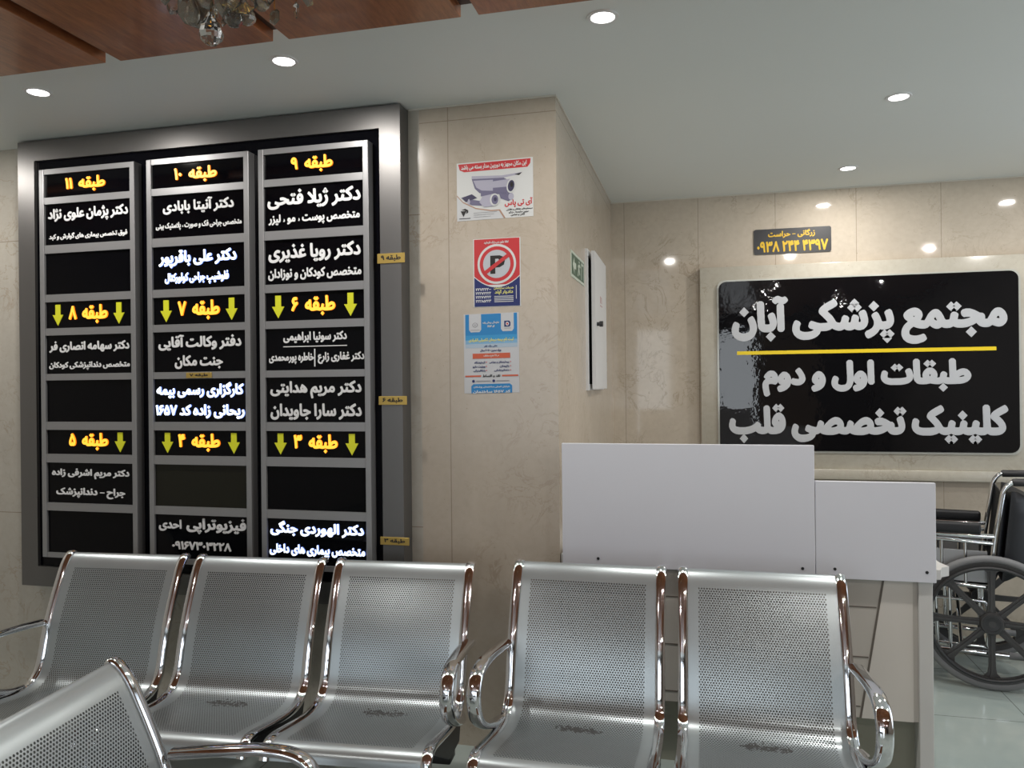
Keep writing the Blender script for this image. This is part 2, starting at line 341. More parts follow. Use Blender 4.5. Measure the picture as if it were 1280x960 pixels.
GLYPH_DATA = {
1776: (295, [[142, 409, 109, 400, 56, 347, 42, 328, 32, 297, 39, 272, 52, 253, 128, 182, 159, 171, 184, 182, 243, 241, 261, 284, 254, 309, 241, 331, 178, 393]]),
1777: (280, [[130, 722, 34, 697, 21, 678, 15, 653, 43, 547, 68, 384, 93, 153, 101, 3, 116, -36, 141, -46, 191, -43, 241, -23, 256, 16, 256, 91, 231, 372, 193, 591, 161, 697, 148, 716]]),
1778: (487, [[130, 722, 34, 697, 21, 678, 15, 653, 43, 547, 68, 384, 93, 153, 101, 3, 116, -36, 141, -46, 191, -43, 234, -29, 245, -16, 256, 16, 249, 184, 225, 422, 231, 428, 272, 425, 322, 433, 378, 452, 416, 475, 441, 501, 467, 547, 486, 603, 494, 653, 486, 684, 472, 704, 397, 718, 365, 703, 341, 628, 316, 602, 272, 594, 203, 601, 190, 609, 154, 709]]),
1779: (583, [[517, 722, 441, 698, 409, 654, 391, 681, 366, 692, 309, 697, 291, 691, 277, 678, 264, 647, 253, 576, 243, 559, 228, 551, 209, 555, 197, 570, 167, 684, 147, 716, 122, 722, 41, 700, 24, 684, 15, 653, 43, 547, 68, 384, 93, 153, 101, 3, 111, -28, 122, -41, 141, -46, 191, -43, 228, -31, 242, -22, 254, 9, 256, 91, 251, 116, 243, 259, 232, 334, 234, 376, 328, 408, 391, 388, 453, 389, 522, 414, 556, 447, 567, 466, 587, 522, 587, 591, 551, 697, 541, 712], [416, 635, 429, 616, 437, 578, 433, 559, 416, 551, 403, 559, 400, 578, 407, 622]]),
1780: (492, [[406, 716, 316, 718, 269, 703, 219, 659, 191, 616, 184, 622, 161, 697, 147, 710, 128, 717, 109, 717, 47, 698, 28, 686, 21, 672, 19, 634, 49, 497, 87, 228, 100, 91, 101, 16, 115, -22, 128, -31, 166, -43, 216, -42, 241, -29, 254, 3, 250, 147, 228, 369, 241, 375, 328, 376, 391, 389, 472, 421, 492, 447, 497, 472, 479, 541, 472, 554, 447, 568, 441, 578, 449, 609, 454, 659, 448, 684, 434, 704], [372, 554, 376, 553, 374, 547, 357, 547, 356, 553]]),
1781: (545, [[279, 716, 259, 721, 241, 716, 178, 668, 167, 653, 161, 622, 182, 572, 133, 497, 78, 387, 46, 297, 32, 241, 26, 159, 33, 103, 52, 53, 71, 16, 97, -12, 128, -29, 172, -43, 209, -43, 266, -22, 328, -43, 366, -43, 434, -17, 462, 9, 486, 47, 511, 116, 518, 153, 518, 209, 506, 291, 479, 384, 448, 466, 417, 528, 367, 609, 300, 697], [284, 441, 311, 397, 342, 322, 362, 241, 368, 184, 362, 134, 353, 124, 341, 125, 329, 166, 316, 185, 291, 193, 253, 194, 216, 179, 199, 128, 191, 122, 179, 128, 175, 141, 175, 216, 183, 259, 202, 316, 239, 391, 271, 441]]),
1782: (425, [[312, 716, 209, 718, 159, 704, 122, 686, 64, 628, 33, 553, 26, 497, 33, 453, 52, 403, 88, 347, 136, 303, 129, 284, 52, 166, 3, 68, -8, 34, -4, 9, 8, -9, 72, -36, 97, -41, 122, -29, 183, 84, 263, 197, 359, 293, 406, 328, 423, 353, 427, 372, 423, 391, 398, 441, 378, 466, 359, 472, 334, 467, 272, 427, 253, 421, 209, 450, 190, 478, 188, 522, 209, 548, 228, 556, 272, 556, 328, 546, 348, 553, 364, 572, 381, 641, 373, 678, 353, 704]]),
1783: (578, [[100, 728, 84, 729, 2, 697, -12, 672, -12, 647, 98, 359, 217, -28, 228, -41, 253, -49, 322, -36, 342, -28, 354, -9, 383, 97, 452, 303, 586, 628, 591, 647, 587, 666, 572, 692, 516, 717, 484, 724, 453, 711, 377, 534, 298, 309, 291, 301, 284, 304, 277, 322, 242, 428, 142, 684, 125, 716]]),
1784: (576, [[330, 716, 291, 712, 247, 700, 234, 693, 224, 678, 179, 522, 129, 378, -11, 41, -14, 16, -3, -11, 78, -48, 97, -52, 116, -47, 130, -28, 198, 134, 284, 378, 291, 387, 297, 384, 304, 366, 371, 166, 452, -41, 472, -51, 497, -48, 572, -17, 586, 3, 589, 22, 586, 41, 477, 309, 408, 522, 367, 678, 353, 704]]),
1785: (491, [[225, 722, 203, 724, 141, 711, 103, 692, 63, 659, 39, 628, 20, 591, -4, 522, -6, 447, 27, 366, 53, 331, 84, 308, 159, 282, 209, 275, 253, 281, 272, 273, 294, 91, 321, -22, 328, -36, 341, -44, 359, -47, 391, -43, 442, -28, 453, -12, 462, 16, 444, 97, 432, 191, 418, 372, 399, 516, 373, 603, 337, 666, 291, 704], [209, 554, 222, 547, 242, 516, 253, 453, 247, 445, 184, 446, 159, 458, 146, 472, 144, 509, 153, 530, 184, 554]]),
64343: (1093, [[75, 378, 59, 379, 41, 372, 27, 353, -6, 228, -6, 147, 8, 97, 44, 34, 91, -4, 159, -36, 209, -49, 291, -62, 503, -62, 603, -49, 716, -23, 866, 36, 909, -4, 959, -29, 1016, -43, 1091, -50, 1147, -31, 1161, -16, 1179, 28, 1179, 47, 1167, 78, 1141, 110, 1116, 118, 1034, 126, 1009, 134, 1001, 147, 1014, 197, 1004, 228, 934, 273, 916, 277, 896, 272, 872, 244, 787, 184, 703, 146, 628, 126, 497, 106, 316, 106, 222, 121, 170, 147, 152, 172, 151, 234, 168, 309, 154, 347, 141, 360], [359, -320, 463, -424, 567, -320, 463, -216], [291, -210, 395, -314, 499, -210, 395, -106], [427, -210, 531, -314, 635, -210, 531, -106]]),
64344: (299, [[187, 441, 172, 442, 103, 417, 84, 405, 77, 391, 71, 366, 117, 228, 124, 191, 124, 141, 109, 127, 16, 118, -17, 103, -31, 66, -37, 3, -26, -28, -16, -41, 9, -49, 41, -49, 91, -43, 162, -22, 199, -3, 228, 25, 261, 84, 275, 141, 275, 216, 268, 253, 223, 409, 209, 431], [9, -300, 113, -404, 217, -300, 113, -196], [-59, -190, 45, -294, 149, -190, 45, -86], [77, -190, 181, -294, 285, -190, 181, -86]]),
64345: (373, [[200, 322, 178, 323, 152, 309, 133, 259, 112, 159, 100, 141, 84, 127, 9, 117, -17, 103, -31, 66, -37, 3, -26, -28, -16, -41, 16, -50, 97, -43, 184, -9, 228, -29, 278, -43, 372, -50, 403, -42, 435, -22, 461, 41, 442, 91, 423, 109, 403, 117, 297, 126, 274, 134, 269, 159, 289, 259, 286, 284, 272, 304], [76, -300, 180, -404, 284, -300, 180, -196], [8, -190, 112, -294, 216, -190, 112, -86], [144, -190, 248, -294, 352, -190, 248, -86]]),
64394: (367, [[230, 378, 203, 373, 141, 342, 124, 309, 127, 284, 173, 191, 187, 141, 187, 78, 167, 22, 144, -9, 86, -59, 9, -98, -41, -115, -54, -134, -60, -159, -48, -197, -23, -253, -9, -266, 16, -270, 66, -254, 141, -217, 180, -191, 225, -153, 266, -105, 311, -22, 337, 72, 337, 147, 331, 184, 304, 272, 267, 347, 253, 368], [75, 659, 179, 555, 283, 659, 179, 763], [7, 549, 111, 445, 215, 549, 111, 653], [143, 549, 247, 445, 351, 549, 247, 653]]),
64395: (396, [[230, 378, 203, 373, 141, 342, 124, 309, 127, 284, 173, 191, 187, 141, 187, 78, 167, 22, 150, -3, 111, -41, 41, -85, -34, -115, -54, -141, -58, -166, -42, -216, -23, -259, -9, -269, 9, -274, 53, -261, 109, -236, 180, -191, 243, -134, 309, -35, 322, -33, 378, -49, 409, -48, 447, -31, 473, 3, 481, 47, 467, 91, 447, 110, 391, 121, 353, 139, 311, 253, 267, 347, 253, 368], [61, 659, 165, 555, 269, 659, 165, 763], [-7, 549, 97, 445, 201, 549, 97, 653], [129, 549, 233, 445, 337, 549, 233, 653]]),
64398: (877, [[855, 747, 826, 741, 653, 655, 528, 579, 483, 534, 458, 472, 457, 441, 472, 401, 516, 357, 603, 287, 656, 234, 686, 197, 698, 172, 703, 153, 698, 141, 647, 119, 547, 106, 316, 106, 259, 113, 203, 127, 166, 150, 151, 178, 151, 234, 168, 309, 154, 347, 141, 360, 122, 367, 59, 379, 40, 372, 27, 353, -6, 222, -6, 147, 2, 116, 20, 72, 44, 34, 91, -4, 141, -29, 209, -49, 297, -62, 528, -62, 591, -56, 709, -29, 766, -8, 797, 13, 829, 53, 848, 103, 856, 141, 848, 191, 811, 278, 778, 330, 652, 459, 672, 479, 910, 603, 920, 628, 917, 653, 879, 734]]),
64399: (975, [[873, 741, 847, 745, 803, 729, 650, 653, 566, 604, 522, 575, 488, 541, 464, 484, 457, 441, 471, 403, 650, 228, 698, 166, 701, 153, 697, 146, 653, 126, 528, 106, 316, 106, 259, 113, 203, 127, 166, 150, 151, 178, 151, 234, 168, 309, 154, 347, 141, 360, 122, 367, 59, 379, 40, 372, 27, 353, -6, 222, -6, 147, 2, 116, 20, 72, 44, 34, 91, -4, 141, -29, 209, -49, 297, -62, 528, -62, 591, -56, 722, -23, 797, 14, 857, -22, 922, -43, 978, -49, 1028, -31, 1048, -3, 1062, 34, 1061, 53, 1043, 91, 1022, 110, 934, 127, 903, 144, 871, 178, 836, 241, 787, 309, 750, 353, 647, 453, 647, 459, 659, 470, 887, 584, 909, 601, 922, 641, 889, 722]]),
64400: (412, [[404, 741, 384, 746, 366, 742, 153, 636, 70, 584, 21, 541, -6, 478, -8, 434, 8, 397, 28, 375, 116, 306, 203, 219, 235, 172, 237, 159, 228, 138, 191, 126, 134, 119, 16, 118, -10, 109, -29, 72, -37, 9, -29, -22, -16, -41, 16, -50, 134, -50, 228, -36, 309, -4, 361, 47, 379, 91, 387, 128, 387, 172, 367, 241, 348, 278, 300, 347, 187, 459, 197, 473, 241, 498, 416, 583, 441, 601, 454, 634, 454, 647, 420, 722]]),
64401: (508, [[404, 741, 384, 746, 366, 742, 241, 683, 109, 611, 41, 562, 21, 541, -6, 478, -8, 434, 8, 397, 193, 216, 229, 166, 236, 147, 224, 134, 191, 126, 122, 119, 16, 118, -10, 109, -29, 72, -37, 9, -29, -22, -16, -41, 22, -50, 128, -50, 191, -43, 278, -17, 328, 15, 409, -29, 491, -49, 516, -49, 541, -42, 559, -31, 579, -9, 592, 22, 593, 47, 568, 103, 541, 117, 472, 127, 428, 150, 408, 172, 348, 272, 300, 334, 179, 453, 197, 473, 419, 584, 441, 601, 454, 634, 454, 647, 420, 722]]),
64404: (412, [[336, 859, 309, 854, 116, 748, -41, 654, -67, 622, -70, 597, -61, 572, -31, 528, -1, 503, -8, 441, 8, 397, 28, 375, 116, 306, 200, 222, 237, 166, 235, 147, 228, 138, 191, 126, 134, 119, 16, 118, -10, 109, -29, 72, -37, 3, -23, -34, -9, -44, 16, -50, 134, -50, 228, -36, 311, -3, 356, 41, 373, 72, 387, 122, 387, 166, 361, 253, 300, 347, 187, 459, 197, 473, 241, 498, 428, 589, 448, 616, 454, 647, 417, 728, 399, 747, 398, 772, 391, 793, 362, 847]]),
64405: (508, [[336, 859, 309, 854, 116, 748, -41, 654, -67, 622, -70, 597, -61, 572, -31, 528, -1, 503, -8, 441, 8, 397, 193, 216, 229, 166, 236, 147, 224, 134, 191, 126, 122, 119, 16, 118, -10, 109, -29, 72, -37, 3, -23, -34, -9, -44, 16, -50, 122, -50, 191, -43, 278, -17, 334, 15, 359, -4, 409, -29, 453, -43, 516, -49, 555, -34, 586, 3, 593, 47, 568, 103, 541, 117, 472, 127, 428, 150, 408, 172, 348, 272, 300, 334, 179, 453, 197, 473, 428, 589, 448, 616, 454, 647, 417, 728, 399, 747, 398, 772, 391, 793, 362, 847]]),
64508: (760, [[669, 459, 597, 461, 534, 442, 484, 417, 459, 400, 407, 347, 358, 259, 344, 203, 344, 178, 358, 134, 375, 103, 434, 52, 553, 4, 574, -9, 569, -22, 536, -53, 472, -86, 384, -106, 297, -106, 228, -92, 184, -67, 164, -47, 150, -9, 151, 41, 179, 141, 170, 172, 153, 189, 78, 216, 47, 204, 33, 178, 1, 72, -6, 34, -6, -41, 14, -109, 28, -137, 78, -200, 134, -236, 228, -267, 278, -275, 384, -274, 459, -261, 547, -230, 617, -191, 681, -134, 711, -91, 742, -16, 743, 28, 730, 66, 697, 106, 666, 129, 522, 192, 507, 203, 503, 216, 513, 234, 534, 256, 584, 286, 609, 293, 647, 293, 703, 276, 728, 284, 742, 297, 773, 366, 777, 384, 773, 403, 753, 429]]),
64509: (736, [[80, 216, 59, 212, 46, 203, 8, 103, -6, 34, -6, -41, 2, -72, 39, -153, 91, -206, 151, -241, 209, -261, 278, -274, 397, -274, 503, -254, 591, -223, 649, -191, 697, -144, 741, -54, 797, -25, 823, 28, 823, 47, 811, 78, 784, 110, 641, 139, 509, 185, 497, 185, 477, 178, 464, 159, 440, 72, 446, 47, 459, 28, 547, -2, 578, -18, 586, -28, 581, -41, 553, -61, 503, -86, 447, -99, 403, -106, 309, -106, 253, -98, 184, -67, 152, -28, 151, 41, 179, 141, 167, 178, 147, 192]]),
64510: (299, [[187, 441, 172, 442, 103, 417, 84, 405, 77, 391, 71, 366, 117, 228, 124, 191, 124, 141, 109, 127, 16, 118, -17, 103, -31, 66, -37, 3, -26, -28, -16, -41, 9, -49, 41, -49, 91, -43, 162, -22, 199, -3, 228, 25, 261, 84, 275, 141, 275, 216, 268, 253, 223, 409, 209, 431], [81, -190, 185, -294, 289, -190, 185, -86], [-56, -190, 48, -294, 152, -190, 48, -86]]),
64511: (373, [[200, 322, 178, 323, 152, 309, 133, 259, 112, 159, 100, 141, 84, 127, 9, 117, -17, 103, -31, 66, -37, 3, -26, -28, -16, -41, 16, -50, 97, -43, 184, -9, 228, -29, 278, -43, 372, -50, 403, -42, 435, -22, 461, 41, 442, 91, 423, 109, 403, 117, 297, 126, 274, 134, 269, 159, 289, 259, 286, 284, 272, 304], [148, -190, 252, -294, 356, -190, 252, -86], [11, -190, 115, -294, 219, -190, 115, -86]]),
65153: (235, [[62, 884, 41, 887, -16, 870, -47, 850, -79, 816, -91, 784, -86, 759, -72, 738, -41, 715, -16, 709, 3, 715, 32, 734, 47, 737, 147, 700, 203, 701, 247, 715, 272, 732, 292, 753, 304, 784, 300, 803, 278, 842, 259, 860, 234, 864, 191, 846, 172, 844], [151, 684, 91, 687, 59, 679, 46, 659, 38, 628, 38, 428, 44, 397, 44, 191, 50, 159, 51, 9, 66, -29, 103, -44, 159, -43, 184, -35, 198, -16, 206, 16, 200, 384, 194, 416, 193, 628, 178, 667]]),
65165: (238, [[156, 753, 91, 756, 59, 747, 46, 728, 38, 697, 38, 509, 44, 478, 51, 59, 58, 3, 71, -28, 78, -35, 109, -44, 166, -43, 191, -35, 204, -16, 212, 16, 206, 53, 206, 247, 200, 278, 193, 703, 179, 741]]),
65166: (291, [[156, 753, 91, 756, 59, 747, 49, 734, 38, 703, 38, 559, 44, 528, 44, 391, 50, 359, 50, 222, 56, 191, 57, 128, 64, 91, 84, 38, 133, -16, 209, -43, 297, -49, 334, -36, 356, -16, 373, 16, 379, 41, 361, 91, 342, 109, 316, 118, 234, 127, 222, 136, 214, 153, 212, 241, 206, 272, 206, 397, 200, 428, 193, 703, 179, 741]]),
65167: (993, [[893, 441, 878, 442, 803, 416, 789, 403, 781, 384, 781, 359, 811, 278, 824, 222, 824, 172, 817, 159, 784, 139, 741, 126, 584, 107, 316, 106, 259, 113, 197, 130, 163, 153, 151, 178, 151, 234, 168, 309, 154, 347, 141, 360, 122, 367, 66, 380, 47, 375, 34, 367, 27, 353, -6, 228, -6, 147, 8, 97, 44, 34, 91, -4, 141, -29, 241, -56, 297, -62, 572, -62, 728, -43, 841, -11, 899, 22, 941, 64, 961, 103, 981, 172, 981, 222, 948, 353, 917, 428], [371, -207, 486, -322, 601, -207, 486, -92]]),
65168: (1093, [[75, 378, 59, 379, 41, 372, 27, 353, -6, 228, -6, 147, 8, 97, 44, 34, 91, -4, 159, -36, 209, -49, 291, -62, 503, -62, 603, -49, 716, -23, 866, 36, 909, -4, 959, -29, 1016, -43, 1091, -50, 1147, -31, 1161, -16, 1179, 28, 1179, 47, 1167, 78, 1141, 110, 1116, 118, 1034, 126, 1009, 134, 1001, 147, 1014, 197, 1004, 228, 934, 273, 916, 277, 896, 272, 872, 244, 787, 184, 703, 146, 628, 126, 497, 106, 316, 106, 222, 121, 170, 147, 152, 172, 151, 234, 168, 309, 154, 347, 141, 360], [348, -207, 463, -322, 578, -207, 463, -92]]),
65169: (269, [[168, 441, 153, 442, 84, 417, 66, 405, 58, 391, 53, 366, 98, 222, 106, 184, 106, 147, 91, 127, 16, 118, -17, 103, -31, 66, -37, 3, -23, -34, -9, -44, 22, -50, 78, -43, 159, -17, 178, -6, 212, 28, 236, 72, 256, 141, 256, 216, 236, 309, 211, 391, 191, 429], [-8, -187, 107, -302, 222, -187, 107, -72]]),
65170: (343, [[181, 322, 166, 324, 141, 316, 128, 300, 114, 266, 98, 178, 84, 139, 66, 127, 9, 117, -17, 103, -31, 66, -37, 9, -23, -34, 3, -48, 41, -49, 122, -29, 172, -5, 216, -29, 303, -49, 347, -49, 391, -35, 411, -16, 431, 34, 411, 91, 392, 109, 372, 117, 278, 126, 258, 134, 251, 147, 250, 166, 268, 253, 261, 284, 247, 304], [55, -187, 170, -302, 285, -187, 170, -72]]),
65173: (993, [[893, 441, 878, 442, 803, 416, 789, 403, 781, 384, 781, 359, 811, 278, 824, 222, 824, 172, 817, 159, 784, 139, 741, 126, 584, 107, 316, 106, 259, 113, 197, 130, 163, 153, 151, 178, 151, 234, 168, 309, 154, 347, 141, 360, 122, 367, 66, 380, 47, 375, 34, 367, 27, 353, -6, 228, -6, 147, 8, 97, 44, 34, 91, -4, 141, -29, 241, -56, 297, -62, 572, -62, 728, -43, 841, -11, 899, 22, 941, 64, 961, 103, 981, 172, 981, 222, 948, 353, 917, 428], [453, 496, 557, 392, 661, 496, 557, 600], [316, 496, 420, 392, 524, 496, 420, 600]]),
65174: (1093, [[75, 378, 59, 379, 41, 372, 27, 353, -6, 228, -6, 147, 8, 97, 44, 34, 91, -4, 159, -36, 209, -49, 291, -62, 503, -62, 603, -49, 716, -23, 866, 36, 909, -4, 959, -29, 1016, -43, 1091, -50, 1147, -31, 1161, -16, 1179, 28, 1179, 47, 1167, 78, 1141, 110, 1116, 118, 1034, 126, 1009, 134, 1001, 147, 1014, 197, 1004, 228, 934, 273, 916, 277, 896, 272, 872, 244, 787, 184, 703, 146, 628, 126, 497, 106, 316, 106, 222, 121, 170, 147, 152, 172, 151, 234, 168, 309, 154, 347, 141, 360], [454, 496, 558, 392, 662, 496, 558, 600], [317, 496, 421, 392, 525, 496, 421, 600]]),
65175: (299, [[187, 441, 172, 442, 103, 417, 84, 405, 77, 391, 71, 366, 117, 228, 124, 191, 124, 141, 109, 127, 16, 118, -17, 103, -31, 66, -37, 3, -26, -28, -16, -41, 9, -49, 41, -49, 91, -43, 162, -22, 199, -3, 228, 25, 261, 84, 275, 141, 275, 216, 268, 253, 223, 409, 209, 431], [114, 602, 218, 498, 322, 602, 218, 706], [-23, 602, 81, 498, 185, 602, 81, 706]]),
65176: (373, [[200, 322, 178, 323, 152, 309, 133, 259, 112, 159, 100, 141, 84, 127, 9, 117, -17, 103, -31, 66, -37, 3, -26, -28, -16, -41, 16, -50, 97, -43, 184, -9, 228, -29, 278, -43, 372, -50, 403, -42, 435, -22, 461, 41, 442, 91, 423, 109, 403, 117, 297, 126, 274, 134, 269, 159, 289, 259, 286, 284, 272, 304], [163, 481, 267, 377, 371, 481, 267, 585], [26, 481, 130, 377, 234, 481, 130, 585]]),
65179: (299, [[187, 441, 172, 442, 103, 417, 84, 405, 77, 391, 71, 366, 117, 228, 124, 191, 124, 141, 109, 127, 16, 118, -17, 103, -31, 66, -37, 3, -26, -28, -16, -41, 9, -49, 41, -49, 91, -43, 162, -22, 199, -3, 228, 25, 261, 84, 275, 141, 275, 216, 268, 253, 223, 409, 209, 431], [46, 712, 150, 608, 254, 712, 150, 816], [-22, 602, 82, 498, 186, 602, 82, 706], [114, 602, 218, 498, 322, 602, 218, 706]]),
65183: (589, [[231, 391, 122, 393, 47, 372, 36, 359, 26, 328, 33, 284, 49, 241, 66, 225, 91, 219, 122, 225, 216, 224, 291, 204, 298, 197, 296, 191, 259, 171, 191, 146, 97, 126, 16, 118, -10, 109, -29, 72, -37, 9, -29, -22, -16, -41, 9, -49, 47, -49, 141, -37, 197, -23, 303, 17, 459, 98, 509, 112, 547, 114, 573, 128, 587, 172, 579, 228, 560, 266, 534, 274, 497, 276, 472, 283, 341, 354], [164, -182, 279, -297, 394, -182, 279, -67]]),
65184: (637, [[231, 391, 122, 393, 47, 372, 36, 359, 26, 328, 33, 284, 49, 241, 66, 225, 91, 219, 122, 225, 216, 224, 291, 204, 298, 197, 296, 191, 259, 171, 191, 146, 97, 126, 16, 118, -10, 109, -29, 72, -37, 9, -29, -22, -17, -41, 9, -49, 47, -49, 141, -37, 197, -23, 297, 14, 397, 66, 409, 61, 434, 20, 458, -3, 491, -23, 547, -42, 597, -49, 641, -49, 684, -35, 700, -22, 724, 34, 714, 78, 684, 110, 659, 118, 622, 119, 581, 128, 578, 134, 587, 172, 581, 222, 572, 249, 560, 266, 534, 274, 497, 276, 472, 283, 341, 354], [146, -182, 261, -297, 376, -182, 261, -67]]),
65185: (639, [[175, 459, 153, 462, 97, 456, 28, 436, 8, 422, -4, 391, 8, 322, 17, 297, 28, 284, 53, 276, 97, 287, 197, 287, 228, 278, 220, 266, 141, 212, 72, 144, 46, 109, 8, 41, -17, -34, -25, -78, -24, -172, 2, -253, 50, -328, 95, -366, 153, -398, 234, -424, 316, -437, 409, -437, 509, -417, 597, -386, 623, -366, 633, -334, 611, -272, 591, -240, 559, -232, 478, -256, 391, -269, 334, -268, 259, -256, 222, -242, 172, -212, 139, -172, 131, -141, 132, -72, 146, -22, 188, 41, 233, 84, 297, 129, 372, 167, 459, 193, 572, 208, 597, 221, 608, 253, 606, 322, 595, 353, 584, 366, 566, 373, 441, 388, 253, 448]]),
65187: (589, [[231, 391, 122, 393, 47, 372, 36, 359, 26, 328, 33, 284, 49, 241, 66, 225, 91, 219, 122, 225, 216, 224, 291, 204, 298, 197, 296, 191, 259, 171, 191, 146, 97, 126, 16, 118, -10, 109, -29, 72, -37, 9, -29, -22, -16, -41, 9, -49, 47, -49, 141, -37, 197, -23, 303, 17, 459, 98, 509, 112, 547, 114, 573, 128, 587, 172, 579, 228, 560, 266, 534, 274, 497, 276, 472, 283, 341, 354]]),
65188: (637, [[231, 391, 122, 393, 47, 372, 36, 359, 26, 328, 33, 284, 49, 241, 66, 225, 91, 219, 122, 225, 216, 224, 291, 204, 298, 197, 296, 191, 259, 171, 191, 146, 97, 126, 16, 118, -10, 109, -29, 72, -37, 9, -29, -22, -17, -41, 9, -49, 47, -49, 141, -37, 197, -23, 297, 14, 397, 66, 409, 61, 434, 20, 458, -3, 491, -23, 547, -42, 597, -49, 641, -49, 684, -35, 700, -22, 724, 34, 714, 78, 684, 110, 659, 118, 622, 119, 581, 128, 578, 134, 587, 172, 581, 222, 572, 249, 560, 266, 534, 274, 497, 276, 472, 283, 341, 354]]),
65191: (589, [[231, 391, 122, 393, 47, 372, 36, 359, 26, 328, 33, 284, 49, 241, 66, 225, 91, 219, 122, 225, 216, 224, 291, 204, 298, 197, 296, 191, 259, 171, 191, 146, 97, 126, 16, 118, -10, 109, -29, 72, -37, 9, -29, -22, -16, -41, 9, -49, 47, -49, 141, -37, 197, -23, 303, 17, 459, 98, 509, 112, 547, 114, 573, 128, 587, 172, 579, 228, 560, 266, 534, 274, 497, 276, 472, 283, 341, 354], [52, 550, 167, 435, 282, 550, 167, 665]]),
65192: (637, [[231, 391, 122, 393, 47, 372, 36, 359, 26, 328, 33, 284, 49, 241, 66, 225, 91, 219, 122, 225, 216, 224, 291, 204, 298, 197, 296, 191, 259, 171, 191, 146, 97, 126, 16, 118, -10, 109, -29, 72, -37, 9, -29, -22, -17, -41, 9, -49, 47, -49, 141, -37, 197, -23, 297, 14, 397, 66, 409, 61, 434, 20, 458, -3, 491, -23, 547, -42, 597, -49, 641, -49, 684, -35, 700, -22, 724, 34, 714, 78, 684, 110, 659, 118, 622, 119, 581, 128, 578, 134, 587, 172, 581, 222, 572, 249, 560, 266, 534, 274, 497, 276, 472, 283, 341, 354], [42, 550, 157, 435, 272, 550, 157, 665]]),
65193: (477, [[292, 509, 266, 504, 203, 462, 189, 441, 186, 422, 196, 391, 248, 316, 297, 231, 312, 184, 310, 147, 284, 127, 228, 119, 159, 126, 84, 151, 53, 143, 14, 84, 3, 47, 22, 6, 72, -23, 178, -49, 253, -50, 303, -42, 353, -23, 403, 7, 429, 34, 454, 84, 468, 134, 469, 178, 442, 278, 404, 359, 348, 453, 316, 498]]),
65194: (532, [[292, 509, 266, 504, 203, 462, 189, 441, 186, 422, 196, 391, 261, 291, 303, 206, 312, 178, 310, 147, 284, 127, 209, 119, 153, 127, 84, 151, 59, 148, 39, 128, 8, 72, 3, 47, 11, 22, 33, -3, 72, -23, 178, -49, 253, -50, 291, -43, 341, -29, 397, 1, 447, -29, 516, -49, 541, -49, 572, -39, 598, -16, 617, 28, 618, 47, 605, 84, 584, 108, 509, 127, 491, 145, 436, 284, 386, 384, 317, 497]]),
65196: (532, [[292, 509, 266, 504, 203, 462, 189, 441, 186, 422, 196, 391, 261, 291, 303, 206, 312, 178, 310, 147, 284, 127, 209, 119, 153, 127, 84, 151, 59, 148, 39, 128, 8, 72, 3, 47, 11, 22, 33, -3, 72, -23, 178, -49, 253, -50, 291, -43, 341, -29, 397, 1, 447, -29, 516, -49, 541, -49, 572, -39, 598, -16, 617, 28, 618, 47, 605, 84, 584, 108, 509, 127, 491, 145, 436, 284, 386, 384, 317, 497], [106, 655, 221, 540, 336, 655, 221, 770]]),
65197: (367, [[230, 378, 203, 373, 141, 342, 124, 309, 127, 284, 173, 191, 187, 141, 187, 78, 167, 22, 144, -9, 86, -59, 9, -98, -41, -115, -54, -134, -60, -159, -48, -197, -23, -253, -9, -266, 16, -270, 66, -254, 141, -217, 180, -191, 225, -153, 266, -105, 311, -22, 337, 72, 337, 147, 331, 184, 304, 272, 267, 347, 253, 368]]),
65198: (396, [[230, 378, 203, 373, 141, 342, 124, 309, 127, 284, 173, 191, 187, 141, 187, 78, 167, 22, 150, -3, 111, -41, 41, -85, -34, -115, -54, -141, -58, -166, -42, -216, -23, -259, -9, -269, 9, -274, 53, -261, 109, -236, 180, -191, 243, -134, 309, -35, 322, -33, 378, -49, 409, -48, 447, -31, 473, 3, 481, 47, 467, 91, 447, 110, 391, 121, 353, 139, 311, 253, 267, 347, 253, 368]]),
65199: (367, [[230, 378, 203, 373, 141, 342, 124, 309, 127, 284, 173, 191, 187, 141, 187, 78, 167, 22, 144, -9, 86, -59, 9, -98, -41, -115, -54, -134, -60, -159, -48, -197, -23, -253, -9, -266, 16, -270, 66, -254, 141, -217, 180, -191, 225, -153, 266, -105, 311, -22, 337, 72, 337, 147, 331, 184, 304, 272, 267, 347, 253, 368], [62, 549, 177, 434, 292, 549, 177, 664]]),
65200: (396, [[230, 378, 203, 373, 141, 342, 124, 309, 127, 284, 173, 191, 187, 141, 187, 78, 167, 22, 150, -3, 111, -41, 41, -85, -34, -115, -54, -141, -58, -166, -42, -216, -23, -259, -9, -269, 9, -274, 53, -261, 109, -236, 180, -191, 243, -134, 309, -35, 322, -33, 378, -49, 409, -48, 447, -31, 473, 3, 481, 47, 467, 91, 447, 110, 391, 121, 353, 139, 311, 253, 267, 347, 253, 368], [48, 549, 163, 434, 278, 549, 163, 664]]),
